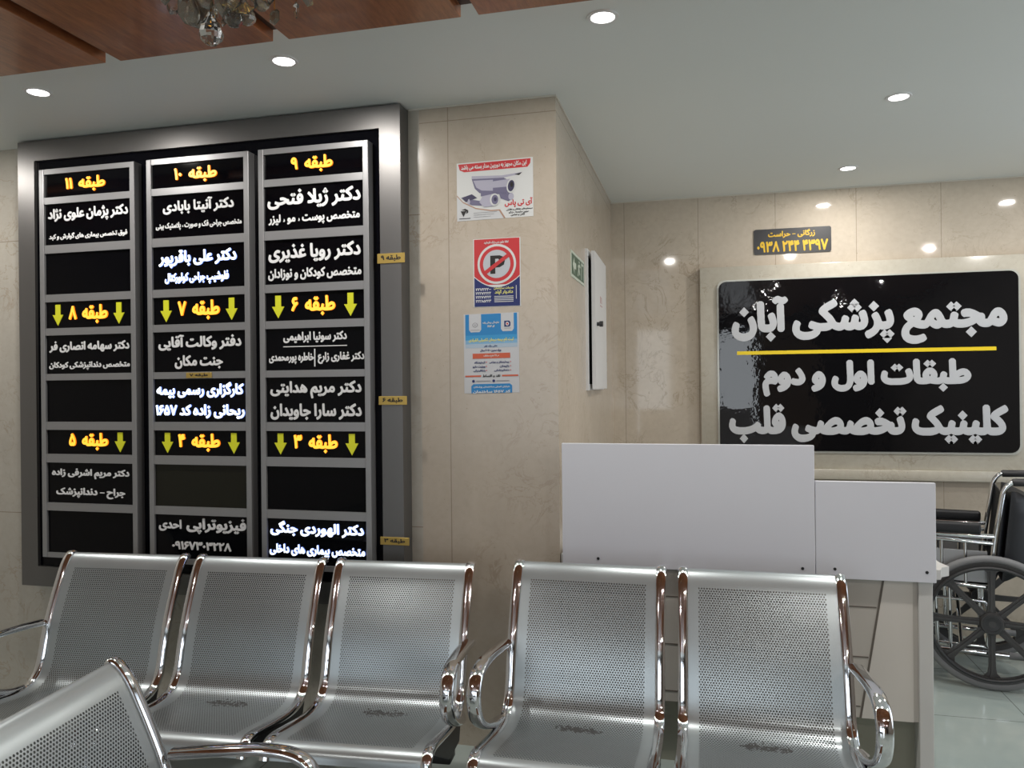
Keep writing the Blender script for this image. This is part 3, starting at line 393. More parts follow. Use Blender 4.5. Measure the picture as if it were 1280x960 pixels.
65201: (1209, [[1112, 441, 1091, 442, 1022, 417, 1003, 405, 996, 391, 994, 359, 1023, 278, 1044, 191, 1041, 134, 1034, 128, 1009, 121, 966, 119, 934, 130, 931, 172, 943, 259, 928, 298, 903, 311, 847, 324, 809, 311, 796, 278, 773, 153, 755, 128, 728, 119, 684, 127, 664, 147, 623, 291, 609, 312, 578, 324, 491, 298, 478, 281, 473, 259, 512, 97, 512, -9, 498, -41, 478, -62, 434, -89, 397, -99, 359, -106, 278, -106, 222, -92, 184, -68, 158, -41, 150, -16, 151, 41, 179, 141, 170, 172, 153, 189, 97, 211, 72, 216, 53, 210, 33, 178, 8, 103, -6, 34, -6, -34, 14, -103, 33, -141, 84, -200, 116, -223, 166, -248, 266, -274, 372, -274, 441, -261, 497, -242, 572, -193, 611, -147, 634, -106, 657, -47, 666, -41, 703, -49, 741, -49, 797, -36, 847, -12, 878, -29, 916, -42, 953, -49, 997, -50, 1041, -42, 1097, -23, 1128, 0, 1161, 41, 1194, 134, 1193, 228, 1167, 341, 1139, 422, 1129, 434]]),
65203: (784, [[687, 441, 666, 442, 591, 414, 577, 403, 569, 384, 569, 359, 592, 297, 618, 197, 618, 141, 609, 130, 578, 119, 559, 119, 516, 130, 513, 184, 525, 253, 514, 291, 497, 306, 422, 324, 396, 316, 383, 297, 361, 184, 343, 134, 309, 119, 272, 119, 247, 126, 238, 141, 260, 247, 251, 278, 234, 294, 153, 316, 128, 304, 116, 281, 92, 191, 72, 139, 59, 127, -9, 110, -20, 97, -31, 66, -37, 9, -23, -34, 3, -48, 34, -49, 78, -42, 159, -10, 184, -26, 228, -42, 259, -49, 309, -50, 359, -42, 397, -29, 428, -12, 459, -29, 497, -42, 534, -49, 578, -50, 659, -29, 691, -11, 728, 26, 748, 66, 768, 128, 769, 216, 742, 341, 717, 416, 704, 434]]),
65204: (850, [[719, 384, 666, 387, 634, 376, 621, 366, 611, 334, 619, 259, 618, 147, 603, 127, 572, 119, 541, 121, 522, 126, 514, 134, 513, 184, 525, 253, 517, 284, 503, 304, 428, 324, 396, 316, 377, 278, 362, 191, 348, 141, 334, 127, 316, 121, 278, 119, 247, 128, 239, 141, 260, 247, 248, 284, 234, 294, 159, 316, 134, 310, 114, 278, 92, 191, 72, 139, 59, 127, -9, 110, -22, 93, -31, 66, -37, 9, -23, -34, 3, -48, 34, -49, 78, -42, 159, -10, 184, -26, 228, -42, 259, -49, 309, -50, 359, -42, 397, -29, 428, -12, 491, -42, 528, -49, 572, -50, 653, -29, 709, 3, 759, -29, 828, -49, 853, -49, 897, -35, 917, -16, 936, 28, 937, 47, 929, 72, 918, 91, 897, 110, 816, 127, 784, 152, 769, 209, 754, 341, 741, 373]]),
65205: (1209, [[1112, 441, 1091, 442, 1022, 417, 1003, 405, 996, 391, 994, 359, 1023, 278, 1044, 191, 1041, 134, 1034, 128, 1009, 121, 966, 119, 934, 130, 931, 172, 943, 259, 928, 298, 903, 311, 847, 324, 809, 311, 796, 278, 773, 153, 755, 128, 728, 119, 684, 127, 664, 147, 623, 291, 609, 312, 578, 324, 491, 298, 478, 281, 473, 259, 512, 97, 512, -9, 498, -41, 478, -62, 434, -89, 397, -99, 359, -106, 278, -106, 222, -92, 184, -68, 158, -41, 150, -16, 151, 41, 179, 141, 170, 172, 153, 189, 97, 211, 72, 216, 53, 210, 33, 178, 8, 103, -6, 34, -6, -34, 14, -103, 33, -141, 84, -200, 116, -223, 166, -248, 266, -274, 372, -274, 441, -261, 497, -242, 572, -193, 611, -147, 634, -106, 657, -47, 666, -41, 703, -49, 741, -49, 797, -36, 847, -12, 878, -29, 916, -42, 953, -49, 997, -50, 1041, -42, 1097, -23, 1128, 0, 1161, 41, 1194, 134, 1193, 228, 1167, 341, 1139, 422, 1129, 434], [720, 640, 824, 536, 928, 640, 824, 744], [652, 530, 756, 426, 860, 530, 756, 634], [788, 530, 892, 426, 996, 530, 892, 634]]),
65207: (784, [[687, 441, 666, 442, 591, 414, 577, 403, 569, 384, 569, 359, 592, 297, 618, 197, 618, 141, 609, 130, 578, 119, 559, 119, 516, 130, 513, 184, 525, 253, 514, 291, 497, 306, 422, 324, 396, 316, 383, 297, 361, 184, 343, 134, 309, 119, 272, 119, 247, 126, 238, 141, 260, 247, 251, 278, 234, 294, 153, 316, 128, 304, 116, 281, 92, 191, 72, 139, 59, 127, -9, 110, -20, 97, -31, 66, -37, 9, -23, -34, 3, -48, 34, -49, 78, -42, 159, -10, 184, -26, 228, -42, 259, -49, 309, -50, 359, -42, 397, -29, 428, -12, 459, -29, 497, -42, 534, -49, 578, -50, 659, -29, 691, -11, 728, 26, 748, 66, 768, 128, 769, 216, 742, 341, 717, 416, 704, 434], [327, 640, 431, 536, 535, 640, 431, 744], [259, 530, 363, 426, 467, 530, 363, 634], [395, 530, 499, 426, 603, 530, 499, 634]]),
65208: (850, [[719, 384, 666, 387, 634, 376, 621, 366, 611, 334, 619, 259, 618, 147, 603, 127, 572, 119, 541, 121, 522, 126, 514, 134, 513, 184, 525, 253, 517, 284, 503, 304, 428, 324, 396, 316, 377, 278, 362, 191, 348, 141, 334, 127, 316, 121, 278, 119, 247, 128, 239, 141, 260, 247, 248, 284, 234, 294, 159, 316, 134, 310, 114, 278, 92, 191, 72, 139, 59, 127, -9, 110, -22, 93, -31, 66, -37, 9, -23, -34, 3, -48, 34, -49, 78, -42, 159, -10, 184, -26, 228, -42, 259, -49, 309, -50, 359, -42, 397, -29, 428, -12, 491, -42, 528, -49, 572, -50, 653, -29, 709, 3, 759, -29, 828, -49, 853, -49, 897, -35, 917, -16, 936, 28, 937, 47, 929, 72, 918, 91, 897, 110, 816, 127, 784, 152, 769, 209, 754, 341, 741, 373], [327, 640, 431, 536, 535, 640, 431, 744], [259, 530, 363, 426, 467, 530, 363, 634], [395, 530, 499, 426, 603, 530, 499, 634]]),
65210: (1352, [[1119, 416, 1066, 419, 1022, 411, 963, 391, 884, 348, 816, 294, 750, 228, 684, 150, 652, 178, 629, 272, 609, 312, 578, 324, 491, 298, 478, 281, 473, 259, 512, 103, 511, -3, 492, -41, 472, -62, 434, -86, 397, -99, 353, -106, 278, -106, 222, -92, 184, -68, 158, -41, 150, -16, 151, 41, 179, 141, 170, 172, 153, 189, 97, 211, 72, 216, 53, 210, 33, 178, 8, 103, -6, 41, -6, -34, 20, -116, 47, -161, 81, -197, 116, -223, 159, -245, 266, -274, 366, -275, 441, -261, 497, -242, 572, -193, 609, -149, 629, -116, 658, -41, 672, -27, 809, -56, 959, -56, 1047, -43, 1166, -9, 1278, -43, 1341, -49, 1345, -47], [1097, 248, 1134, 228, 1143, 209, 1141, 178, 1116, 152, 1078, 133, 1022, 119, 966, 113, 866, 116, 869, 128, 897, 156, 978, 217, 1028, 242, 1066, 249]]),
65211: (903, [[719, 409, 641, 411, 559, 386, 509, 361, 451, 322, 397, 275, 325, 197, 272, 128, 253, 133, 244, 147, 244, 172, 261, 247, 248, 284, 228, 298, 166, 316, 141, 310, 121, 284, 98, 197, 78, 151, 53, 127, -9, 110, -20, 97, -31, 66, -37, 9, -23, -34, 9, -49, 66, -43, 109, -29, 166, 1, 203, -23, 291, -49, 403, -62, 541, -62, 609, -56, 678, -42, 734, -23, 784, 2, 843, 53, 870, 97, 893, 166, 893, 234, 873, 291, 854, 328, 841, 344, 803, 379], [703, 242, 737, 216, 744, 197, 735, 166, 709, 146, 672, 127, 609, 113, 541, 106, 466, 109, 469, 122, 522, 175, 584, 217, 622, 235, 653, 243]]),
65212: (949, [[719, 409, 641, 411, 559, 386, 509, 361, 451, 322, 397, 275, 325, 197, 272, 128, 253, 133, 244, 147, 244, 172, 261, 247, 248, 284, 228, 298, 166, 316, 141, 310, 121, 284, 98, 197, 78, 151, 53, 127, -9, 110, -20, 97, -31, 66, -37, 9, -23, -34, 9, -49, 66, -43, 109, -29, 166, 1, 203, -23, 259, -42, 328, -56, 403, -62, 541, -62, 609, -56, 678, -42, 766, -13, 841, -36, 922, -49, 953, -49, 997, -35, 1017, -16, 1037, 34, 1017, 91, 998, 109, 978, 117, 888, 128, 885, 134, 894, 172, 893, 234, 879, 278, 854, 328, 803, 379], [703, 242, 737, 216, 744, 197, 735, 166, 709, 146, 672, 127, 609, 113, 541, 106, 466, 109, 469, 122, 522, 175, 584, 217, 622, 235, 653, 243]]),
65217: (788, [[275, 753, 209, 756, 178, 747, 167, 734, 157, 703, 163, 416, 169, 384, 169, 228, 175, 197, 173, 153, 156, 128, 141, 119, 47, 125, 9, 112, -3, 93, -12, 66, -18, 16, -11, -9, 3, -29, 53, -43, 197, -50, 234, -56, 447, -56, 534, -43, 624, -16, 697, 25, 728, 58, 755, 103, 781, 191, 781, 228, 766, 281, 742, 328, 709, 368, 659, 398, 591, 418, 541, 418, 447, 392, 384, 361, 341, 330, 328, 329, 324, 422, 319, 447, 319, 584, 313, 616, 312, 703, 298, 741], [578, 248, 616, 231, 629, 203, 623, 178, 597, 152, 559, 133, 503, 119, 447, 113, 348, 116, 350, 128, 372, 150, 459, 217, 509, 242, 547, 249]]),
65219: (677, [[156, 753, 91, 756, 59, 747, 49, 734, 38, 703, 56, 147, 41, 122, -9, 110, -23, 91, -31, 66, -37, 3, -23, -34, -16, -41, 16, -50, 216, -50, 247, -44, 328, -43, 416, -31, 472, -17, 572, 27, 603, 50, 629, 84, 654, 134, 668, 178, 668, 228, 661, 259, 629, 328, 591, 368, 553, 392, 484, 412, 428, 412, 347, 392, 272, 354, 216, 315, 209, 316, 193, 703, 179, 741], [478, 242, 500, 228, 518, 203, 512, 178, 484, 158, 459, 146, 403, 132, 266, 119, 248, 122, 246, 128, 259, 143, 359, 217, 397, 235, 428, 243]]),
65220: (710, [[156, 753, 91, 756, 59, 747, 49, 734, 38, 703, 56, 147, 41, 122, -9, 110, -23, 91, -31, 66, -37, 3, -23, -34, -16, -41, 16, -50, 216, -50, 241, -44, 322, -44, 378, -37, 509, -4, 578, -29, 684, -49, 716, -49, 755, -34, 779, -9, 797, 34, 786, 78, 759, 110, 734, 118, 697, 119, 659, 128, 657, 141, 668, 178, 669, 222, 654, 278, 625, 334, 566, 386, 484, 412, 422, 412, 347, 392, 272, 354, 216, 315, 209, 316, 193, 703, 179, 741], [478, 242, 500, 228, 518, 203, 512, 178, 484, 158, 459, 146, 403, 132, 266, 119, 248, 122, 246, 128, 259, 143, 359, 217, 397, 235, 428, 243]]),
65223: (677, [[156, 753, 91, 756, 59, 747, 49, 734, 38, 703, 56, 147, 41, 122, -9, 110, -23, 91, -31, 66, -37, 3, -23, -34, -16, -41, 16, -50, 216, -50, 247, -44, 328, -43, 416, -31, 472, -17, 572, 27, 603, 50, 629, 84, 654, 134, 668, 178, 668, 228, 661, 259, 629, 328, 591, 368, 553, 392, 484, 412, 428, 412, 347, 392, 272, 354, 216, 315, 209, 316, 193, 703, 179, 741], [478, 242, 500, 228, 518, 203, 512, 178, 484, 158, 459, 146, 403, 132, 266, 119, 248, 122, 246, 128, 259, 143, 359, 217, 397, 235, 428, 243], [291, 567, 406, 452, 521, 567, 406, 682]]),
65224: (710, [[156, 753, 91, 756, 59, 747, 49, 734, 38, 703, 56, 147, 41, 122, -9, 110, -23, 91, -31, 66, -37, 3, -23, -34, -16, -41, 16, -50, 216, -50, 241, -44, 322, -44, 378, -37, 509, -4, 578, -29, 684, -49, 716, -49, 755, -34, 779, -9, 797, 34, 786, 78, 759, 110, 734, 118, 697, 119, 659, 128, 657, 141, 668, 178, 669, 222, 654, 278, 625, 334, 566, 386, 484, 412, 422, 412, 347, 392, 272, 354, 216, 315, 209, 316, 193, 703, 179, 741], [478, 242, 500, 228, 518, 203, 512, 178, 484, 158, 459, 146, 403, 132, 266, 119, 248, 122, 246, 128, 259, 143, 359, 217, 397, 235, 428, 243], [291, 567, 406, 452, 521, 567, 406, 682]]),
65225: (507, [[275, 541, 216, 543, 178, 536, 116, 511, 83, 491, 53, 462, 21, 409, 1, 341, 1, 284, 28, 206, 76, 141, 73, 128, 20, 53, -17, -41, -25, -84, -24, -178, -4, -247, 14, -284, 53, -336, 109, -379, 159, -404, 253, -431, 303, -437, 391, -437, 497, -417, 574, -391, 598, -372, 610, -334, 586, -266, 575, -247, 559, -238, 541, -236, 472, -256, 391, -268, 309, -268, 241, -254, 203, -239, 169, -216, 140, -178, 132, -153, 132, -78, 142, -41, 169, 3, 209, 43, 266, 80, 347, 117, 447, 146, 464, 178, 462, 203, 442, 272, 434, 286, 422, 294, 391, 299, 228, 251, 178, 277, 159, 297, 159, 334, 194, 366, 228, 374, 253, 375, 316, 364, 341, 371, 351, 384, 374, 466, 364, 509, 347, 525]]),
65226: (531, [[325, 453, 272, 456, 228, 448, 172, 429, 141, 416, 91, 386, 52, 347, 31, 291, 33, 266, 46, 228, 63, 197, 134, 137, 143, 122, 56, 41, 33, 9, -4, -59, -24, -128, -25, -216, -17, -253, 14, -322, 41, -355, 91, -392, 116, -404, 197, -429, 247, -437, 341, -437, 384, -431, 516, -392, 572, -361, 585, -322, 548, -234, 528, -224, 509, -225, 466, -242, 391, -261, 334, -269, 272, -268, 203, -254, 184, -245, 147, -219, 132, -191, 132, -128, 150, -91, 191, -44, 266, 10, 347, -23, 397, -37, 484, -49, 528, -50, 587, -28, 605, -3, 618, 34, 617, 53, 604, 84, 578, 110, 553, 118, 447, 126, 422, 134, 421, 141, 448, 184, 473, 241, 481, 272, 479, 316, 454, 378, 416, 418, 372, 442], [303, 285, 322, 273, 324, 259, 312, 241, 284, 218, 269, 222, 219, 272, 228, 280, 259, 287]]),
65227: (503, [[338, 478, 247, 481, 178, 461, 141, 442, 109, 418, 83, 384, 46, 297, 42, 247, 46, 203, 75, 128, 66, 119, 9, 117, -9, 110, -20, 97, -31, 66, -37, 3, -26, -28, -16, -41, 9, -49, 66, -50, 197, -37, 341, -4, 434, 27, 492, 53, 506, 97, 479, 172, 466, 191, 434, 198, 328, 158, 297, 157, 247, 177, 216, 202, 202, 222, 202, 272, 214, 291, 234, 304, 272, 312, 322, 312, 366, 304, 384, 309, 395, 322, 418, 409, 411, 441, 391, 464]]),
65228: (521, [[312, 453, 259, 456, 216, 448, 159, 429, 97, 398, 39, 347, 19, 291, 21, 266, 33, 228, 50, 197, 111, 147, 116, 137, 91, 126, 9, 117, -17, 103, -31, 66, -37, 3, -26, -28, -16, -41, 16, -50, 91, -43, 153, -29, 259, 6, 397, -37, 522, -50, 566, -36, 592, -9, 606, 28, 606, 53, 595, 84, 578, 106, 547, 118, 441, 126, 426, 134, 467, 222, 481, 278, 479, 316, 454, 378, 403, 426, 347, 448], [291, 286, 316, 278, 324, 259, 312, 234, 278, 205, 266, 213, 208, 272, 216, 280, 253, 287]]),
65231: (503, [[338, 478, 247, 481, 178, 461, 141, 442, 109, 418, 83, 384, 46, 297, 42, 247, 46, 203, 75, 128, 66, 119, 9, 117, -9, 110, -20, 97, -31, 66, -37, 3, -26, -28, -16, -41, 9, -49, 66, -50, 197, -37, 341, -4, 434, 27, 492, 53, 506, 97, 479, 172, 466, 191, 434, 198, 328, 158, 297, 157, 247, 177, 216, 202, 202, 222, 202, 272, 214, 291, 234, 304, 272, 312, 322, 312, 366, 304, 384, 309, 395, 322, 418, 409, 411, 441, 391, 464], [150, 637, 265, 522, 380, 637, 265, 752]]),
65234: (1098, [[900, 453, 828, 456, 784, 442, 739, 416, 703, 380, 666, 312, 651, 266, 645, 222, 652, 178, 670, 122, 653, 113, 597, 112, 566, 106, 316, 106, 259, 113, 203, 127, 166, 150, 151, 178, 151, 234, 168, 309, 154, 347, 141, 360, 72, 379, 41, 372, 28, 356, 14, 316, -6, 228, -6, 147, 8, 97, 44, 34, 91, -4, 159, -36, 209, -49, 291, -62, 553, -62, 747, -43, 853, -19, 984, -43, 1047, -49, 1103, -49, 1128, -42, 1159, -23, 1179, 16, 1186, 41, 1176, 72, 1166, 92, 1147, 110, 1122, 118, 1059, 119, 1042, 128, 1062, 234, 1054, 278, 1036, 334, 1009, 380, 972, 418, 941, 439], [866, 285, 884, 273, 897, 254, 905, 222, 891, 188, 872, 171, 847, 160, 809, 197, 807, 241, 814, 259, 834, 281, 847, 287], [735, 613, 850, 498, 965, 613, 850, 728]]),
65235: (447, [[275, 541, 216, 543, 159, 523, 107, 478, 64, 403, 38, 316, 39, 253, 66, 189, 103, 150, 127, 134, 127, 128, 84, 119, 16, 118, -16, 104, -31, 66, -37, 9, -29, -22, -16, -41, 22, -50, 159, -43, 272, -17, 303, -4, 350, 28, 379, 59, 411, 116, 429, 166, 437, 209, 437, 309, 423, 372, 405, 422, 368, 484, 334, 517], [247, 373, 266, 355, 279, 328, 281, 284, 203, 284, 192, 303, 199, 347, 222, 373], [108, 699, 223, 584, 338, 699, 223, 814]]),
65236: (495, [[300, 453, 222, 456, 172, 439, 119, 403, 77, 347, 52, 284, 44, 247, 44, 197, 68, 128, 59, 119, 16, 118, -3, 112, -20, 97, -31, 66, -37, 3, -26, -28, -16, -41, 9, -49, 66, -49, 84, -44, 141, -43, 259, -19, 391, -43, 497, -50, 541, -36, 567, -9, 581, 41, 573, 72, 559, 98, 522, 117, 466, 119, 441, 126, 435, 134, 456, 197, 456, 266, 436, 328, 417, 366, 374, 416], [266, 285, 278, 278, 297, 249, 299, 209, 266, 169, 241, 159, 205, 197, 201, 241, 208, 259, 228, 281, 241, 287], [132, 613, 247, 498, 362, 613, 247, 728]]),
65237: (774, [[575, 459, 534, 456, 497, 442, 459, 418, 432, 391, 389, 316, 363, 222, 363, 178, 383, 116, 414, 72, 453, 49, 497, 33, 571, 22, 572, 16, 561, 3, 497, -36, 422, -56, 334, -62, 241, -48, 184, -17, 158, 22, 156, 97, 171, 147, 194, 197, 192, 228, 178, 248, 103, 281, 78, 281, 59, 267, 27, 203, 8, 147, -6, 91, -6, 9, 14, -59, 39, -109, 66, -142, 101, -172, 166, -204, 278, -231, 384, -231, 441, -224, 553, -192, 591, -173, 647, -137, 684, -99, 729, -22, 756, 59, 769, 153, 762, 241, 736, 328, 693, 403, 667, 428, 641, 442, 609, 454], [578, 285, 592, 272, 604, 247, 612, 216, 609, 199, 597, 194, 553, 194, 528, 202, 519, 216, 519, 234, 533, 272, 553, 287], [516, 614, 620, 510, 724, 614, 620, 718], [379, 614, 483, 510, 587, 614, 483, 718]]),
65239: (447, [[275, 541, 216, 543, 159, 523, 107, 478, 64, 403, 38, 316, 39, 253, 66, 189, 103, 150, 127, 134, 127, 128, 84, 119, 16, 118, -16, 104, -31, 66, -37, 9, -29, -22, -16, -41, 22, -50, 159, -43, 272, -17, 303, -4, 350, 28, 379, 59, 411, 116, 429, 166, 437, 209, 437, 309, 423, 372, 405, 422, 368, 484, 334, 517], [247, 373, 266, 355, 279, 328, 281, 284, 203, 284, 192, 303, 199, 347, 222, 373], [189, 699, 293, 595, 397, 699, 293, 803], [52, 699, 156, 595, 260, 699, 156, 803]]),
65240: (495, [[300, 453, 222, 456, 172, 439, 119, 403, 77, 347, 52, 284, 44, 247, 44, 197, 68, 128, 59, 119, 16, 118, -3, 112, -20, 97, -31, 66, -37, 3, -26, -28, -16, -41, 9, -49, 66, -49, 84, -44, 141, -43, 259, -19, 391, -43, 497, -50, 541, -36, 567, -9, 581, 41, 573, 72, 559, 98, 522, 117, 466, 119, 441, 126, 435, 134, 456, 197, 456, 266, 436, 328, 417, 366, 374, 416], [266, 285, 278, 278, 297, 249, 299, 209, 266, 169, 241, 159, 205, 197, 201, 241, 208, 259, 228, 281, 241, 287], [213, 613, 317, 509, 421, 613, 317, 717], [76, 613, 180, 509, 284, 613, 180, 717]]),
65245: (695, [[612, 753, 547, 756, 516, 747, 505, 734, 494, 703, 500, 441, 506, 409, 506, 272, 512, 241, 512, 97, 506, 41, 492, -16, 459, -62, 416, -92, 353, -106, 278, -106, 209, -86, 166, -50, 151, -22, 151, 41, 179, 141, 167, 178, 147, 192, 78, 216, 53, 210, 39, 191, 8, 103, -6, 41, -6, -41, 14, -109, 41, -155, 72, -193, 134, -236, 203, -261, 266, -274, 366, -274, 428, -261, 503, -230, 547, -200, 591, -149, 617, -103, 648, -22, 662, 41, 669, 103, 669, 216, 663, 253, 662, 422, 656, 453, 656, 616, 651, 641, 649, 703, 635, 741]]),
65247: (260, [[181, 753, 116, 756, 84, 747, 74, 734, 63, 703, 63, 591, 69, 559, 69, 422, 75, 391, 81, 147, 72, 128, -3, 112, -16, 104, -23, 91, -31, 66, -36, -3, -22, -36, 9, -49, 34, -49, 109, -36, 172, -4, 204, 34, 231, 103, 237, 147, 237, 253, 231, 284, 231, 409, 225, 441, 218, 703, 204, 741]]),
65248: (300, [[181, 753, 116, 756, 84, 747, 74, 734, 63, 703, 81, 147, 72, 128, -3, 112, -16, 104, -23, 91, -31, 66, -36, -3, -22, -36, 9, -49, 84, -42, 141, -23, 172, -5, 228, -36, 278, -49, 303, -49, 347, -35, 359, -25, 376, 3, 387, 34, 379, 72, 356, 103, 328, 117, 297, 121, 259, 133, 239, 172, 237, 259, 231, 291, 231, 459, 225, 491, 224, 659, 209, 731, 198, 747]]),
65249: (484, [[300, 422, 234, 424, 172, 404, 141, 386, 78, 324, 38, 247, 36, 228, 47, 202, 109, 167, 113, 159, 59, 125, 33, 97, 2, 41, -18, -34, -12, -153, 13, -297, 39, -403, 50, -422, 66, -431, 97, -431, 166, -410, 176, -397, 185, -372, 157, -234, 138, -91, 138, -53, 151, -16, 178, 4, 209, 12, 291, 12, 397, -12, 409, -11, 435, 3, 467, 72, 481, 128, 481, 191, 473, 228, 448, 297, 422, 349, 384, 387, 341, 411], [278, 254, 297, 243, 317, 222, 327, 197, 325, 184, 169, 178, 167, 184, 178, 205, 222, 248, 241, 256]]),
65250: (562, [[356, 403, 316, 406, 234, 379, 151, 328, 107, 291, 66, 242, 39, 203, 2, 128, -24, 34, -24, -84, 1, -234, 33, -372, 49, -416, 66, -431, 84, -435, 172, -410, 183, -397, 191, -372, 157, -222, 132, -78, 131, 16, 141, 42, 147, 42, 184, 7, 228, -23, 266, -42, 341, -62, 397, -54, 459, -24, 516, -43, 547, -49, 572, -48, 616, -31, 642, 9, 649, 47, 634, 86, 609, 110, 547, 125, 525, 141, 502, 184, 467, 284, 436, 347, 409, 379], [309, 229, 324, 222, 342, 191, 367, 122, 359, 107, 328, 114, 291, 133, 241, 184, 247, 195, 278, 217]]),
65251: (525, [[337, 397, 278, 399, 234, 386, 203, 368, 157, 322, 59, 145, 34, 127, -9, 110, -20, 97, -31, 66, -37, 3, -28, -24, -17, -41, 16, -50, 66, -42, 97, -30, 153, 3, 197, -17, 259, -36, 297, -43, 347, -43, 409, -23, 456, 16, 486, 72, 499, 116, 500, 191, 492, 228, 461, 297, 437, 334, 384, 379], [309, 229, 328, 216, 348, 191, 356, 159, 349, 134, 334, 126, 297, 126, 259, 133, 230, 147, 233, 166, 259, 206, 284, 229]]),
65252: (578, [[331, 403, 284, 404, 247, 392, 203, 368, 146, 309, 50, 141, 34, 127, -16, 104, -31, 66, -37, 9, -29, -22, -17, -41, 22, -49, 97, -29, 159, 24, 231, -28, 272, -48, 322, -62, 372, -61, 422, -42, 459, -18, 522, -42, 584, -49, 622, -36, 643, -16, 654, 3, 662, 34, 661, 59, 647, 92, 628, 110, 572, 121, 541, 138, 509, 184, 480, 253, 431, 341, 384, 386], [309, 235, 329, 216, 361, 147, 368, 122, 359, 109, 328, 107, 303, 117, 272, 138, 241, 172, 244, 184, 272, 222, 291, 235]]),
65253: (685, [[579, 353, 559, 358, 534, 351, 476, 322, 458, 297, 453, 272, 504, 141, 518, 47, 511, 3, 497, -30, 455, -72, 416, -92, 341, -106, 297, -106, 247, -98, 184, -68, 158, -41, 150, -16, 151, 41, 179, 141, 170, 172, 153, 189, 78, 216, 47, 204, 33, 178, 1, 72, -6, 34, -6, -34, 20, -122, 69, -191, 134, -235, 184, -254, 284, -274, 347, -275, 403, -267, 484, -242, 534, -217, 578, -181, 611, -141, 648, -66, 662, -22, 675, 66, 668, 128, 642, 222, 617, 284], [217, 493, 332, 378, 447, 493, 332, 608]]),
65254: (730, [[587, 322, 572, 323, 503, 304, 484, 292, 477, 278, 475, 241, 512, 97, 512, -16, 500, -41, 467, -72, 403, -99, 359, -106, 278, -106, 222, -92, 172, -62, 152, -28, 150, -3, 151, 41, 179, 141, 172, 168, 153, 189, 91, 212, 72, 216, 47, 204, 33, 178, 1, 72, -6, 34, -6, -34, 14, -109, 33, -147, 59, -181, 119, -228, 222, -267, 278, -275, 366, -275, 416, -268, 484, -248, 559, -206, 606, -159, 623, -134, 659, -47, 666, -41, 734, -49, 791, -25, 808, 3, 818, 34, 798, 91, 778, 110, 697, 126, 672, 141, 659, 159, 622, 293, 609, 312], [217, 493, 332, 378, 447, 493, 332, 608]]),
65255: (269, [[168, 441, 153, 442, 84, 417, 66, 405, 58, 391, 53, 366, 98, 222, 106, 184, 106, 147, 91, 127, 16, 118, -17, 103, -31, 66, -37, 3, -23, -34, -9, -44, 22, -50, 78, -43, 159, -17, 178, -6, 212, 28, 236, 72, 256, 141, 256, 216, 236, 309, 211, 391, 191, 429], [13, 602, 128, 487, 243, 602, 128, 717]]),
65256: (343, [[181, 322, 166, 324, 141, 316, 128, 300, 114, 266, 98, 178, 84, 139, 66, 127, 9, 117, -17, 103, -31, 66, -37, 9, -23, -34, 3, -48, 41, -49, 122, -29, 172, -5, 216, -29, 303, -49, 347, -49, 391, -35, 411, -16, 431, 34, 411, 91, 392, 109, 372, 117, 278, 126, 258, 134, 251, 147, 250, 166, 268, 253, 261, 284, 247, 304], [41, 481, 156, 366, 271, 481, 156, 596]]),
65257: (405, [[186, 509, 153, 499, 108, 441, 99, 416, 95, 378, 52, 322, 14, 247, -6, 184, -6, 122, 8, 78, 33, 28, 59, 2, 101, -22, 141, -36, 172, -43, 234, -43, 284, -29, 322, -11, 366, 33, 384, 63, 404, 116, 412, 147, 412, 203, 386, 291, 341, 367, 316, 400, 234, 481, 203, 504], [216, 280, 255, 228, 268, 172, 260, 147, 247, 136, 222, 126, 184, 126, 164, 134, 149, 153, 145, 166, 151, 197, 191, 267, 203, 280]]),
65258: (486, [[362, 559, 297, 562, 266, 554, 252, 534, 240, 478, 128, 430, 78, 394, 41, 355, 8, 297, -6, 253, -6, 197, 8, 159, 38, 109, 97, 70, 184, 44, 259, 44, 284, 48, 334, -6, 366, -23, 422, -43, 491, -49, 522, -39, 550, -22, 567, 9, 574, 41, 554, 91, 536, 109, 509, 118, 441, 127, 421, 147, 413, 203, 412, 297, 406, 328, 406, 428, 401, 453, 399, 509, 385, 547], [247, 305, 256, 291, 256, 228, 251, 216, 203, 213, 172, 221, 151, 234, 151, 247, 166, 267, 203, 291]]),
65259: (574, [[211, 534, 191, 539, 166, 531, 114, 459, 109, 441, 114, 409, 77, 359, 58, 322, 44, 272, 44, 203, 65, 134, 63, 128, 47, 121, 9, 117, -17, 103, -31, 66, -37, 9, -28, -24, -16, -41, 16, -50, 116, -37, 209, -11, 341, -49, 422, -49, 474, -34, 509, -12, 528, 8, 561, 78, 568, 128, 545, 209, 500, 284, 391, 394], [234, 292, 260, 272, 262, 228, 243, 197, 222, 185, 207, 197, 196, 216, 194, 259, 203, 278, 222, 291], [403, 141, 406, 122, 397, 115, 384, 115, 382, 122, 391, 142, 397, 146]]),
65260: (507, [[306, 459, 259, 454, 216, 436, 191, 418, 147, 374, 121, 334, 89, 272, 71, 222, 47, 124, -9, 110, -20, 97, -31, 66, -37, 3, -26, -28, -16, -41, 9, -49, 53, -50, 96, -147, 113, -172, 158, -216, 209, -242, 247, -254, 309, -262, 359, -254, 397, -241, 443, -209, 479, -147, 493, -103, 496, -53, 541, -42, 562, -28, 584, 7, 594, 41, 580, 84, 559, 108, 528, 118, 434, 125, 422, 131, 450, 247, 449, 284, 429, 359, 403, 405, 378, 431, 347, 448], [284, 278, 294, 253, 285, 197, 266, 169, 216, 141, 209, 145, 209, 153, 233, 222, 257, 259, 272, 275], [297, -21, 330, -34, 348, -59, 347, -72, 341, -81, 309, -93, 264, -84, 231, -59, 215, -34, 222, -20]]),
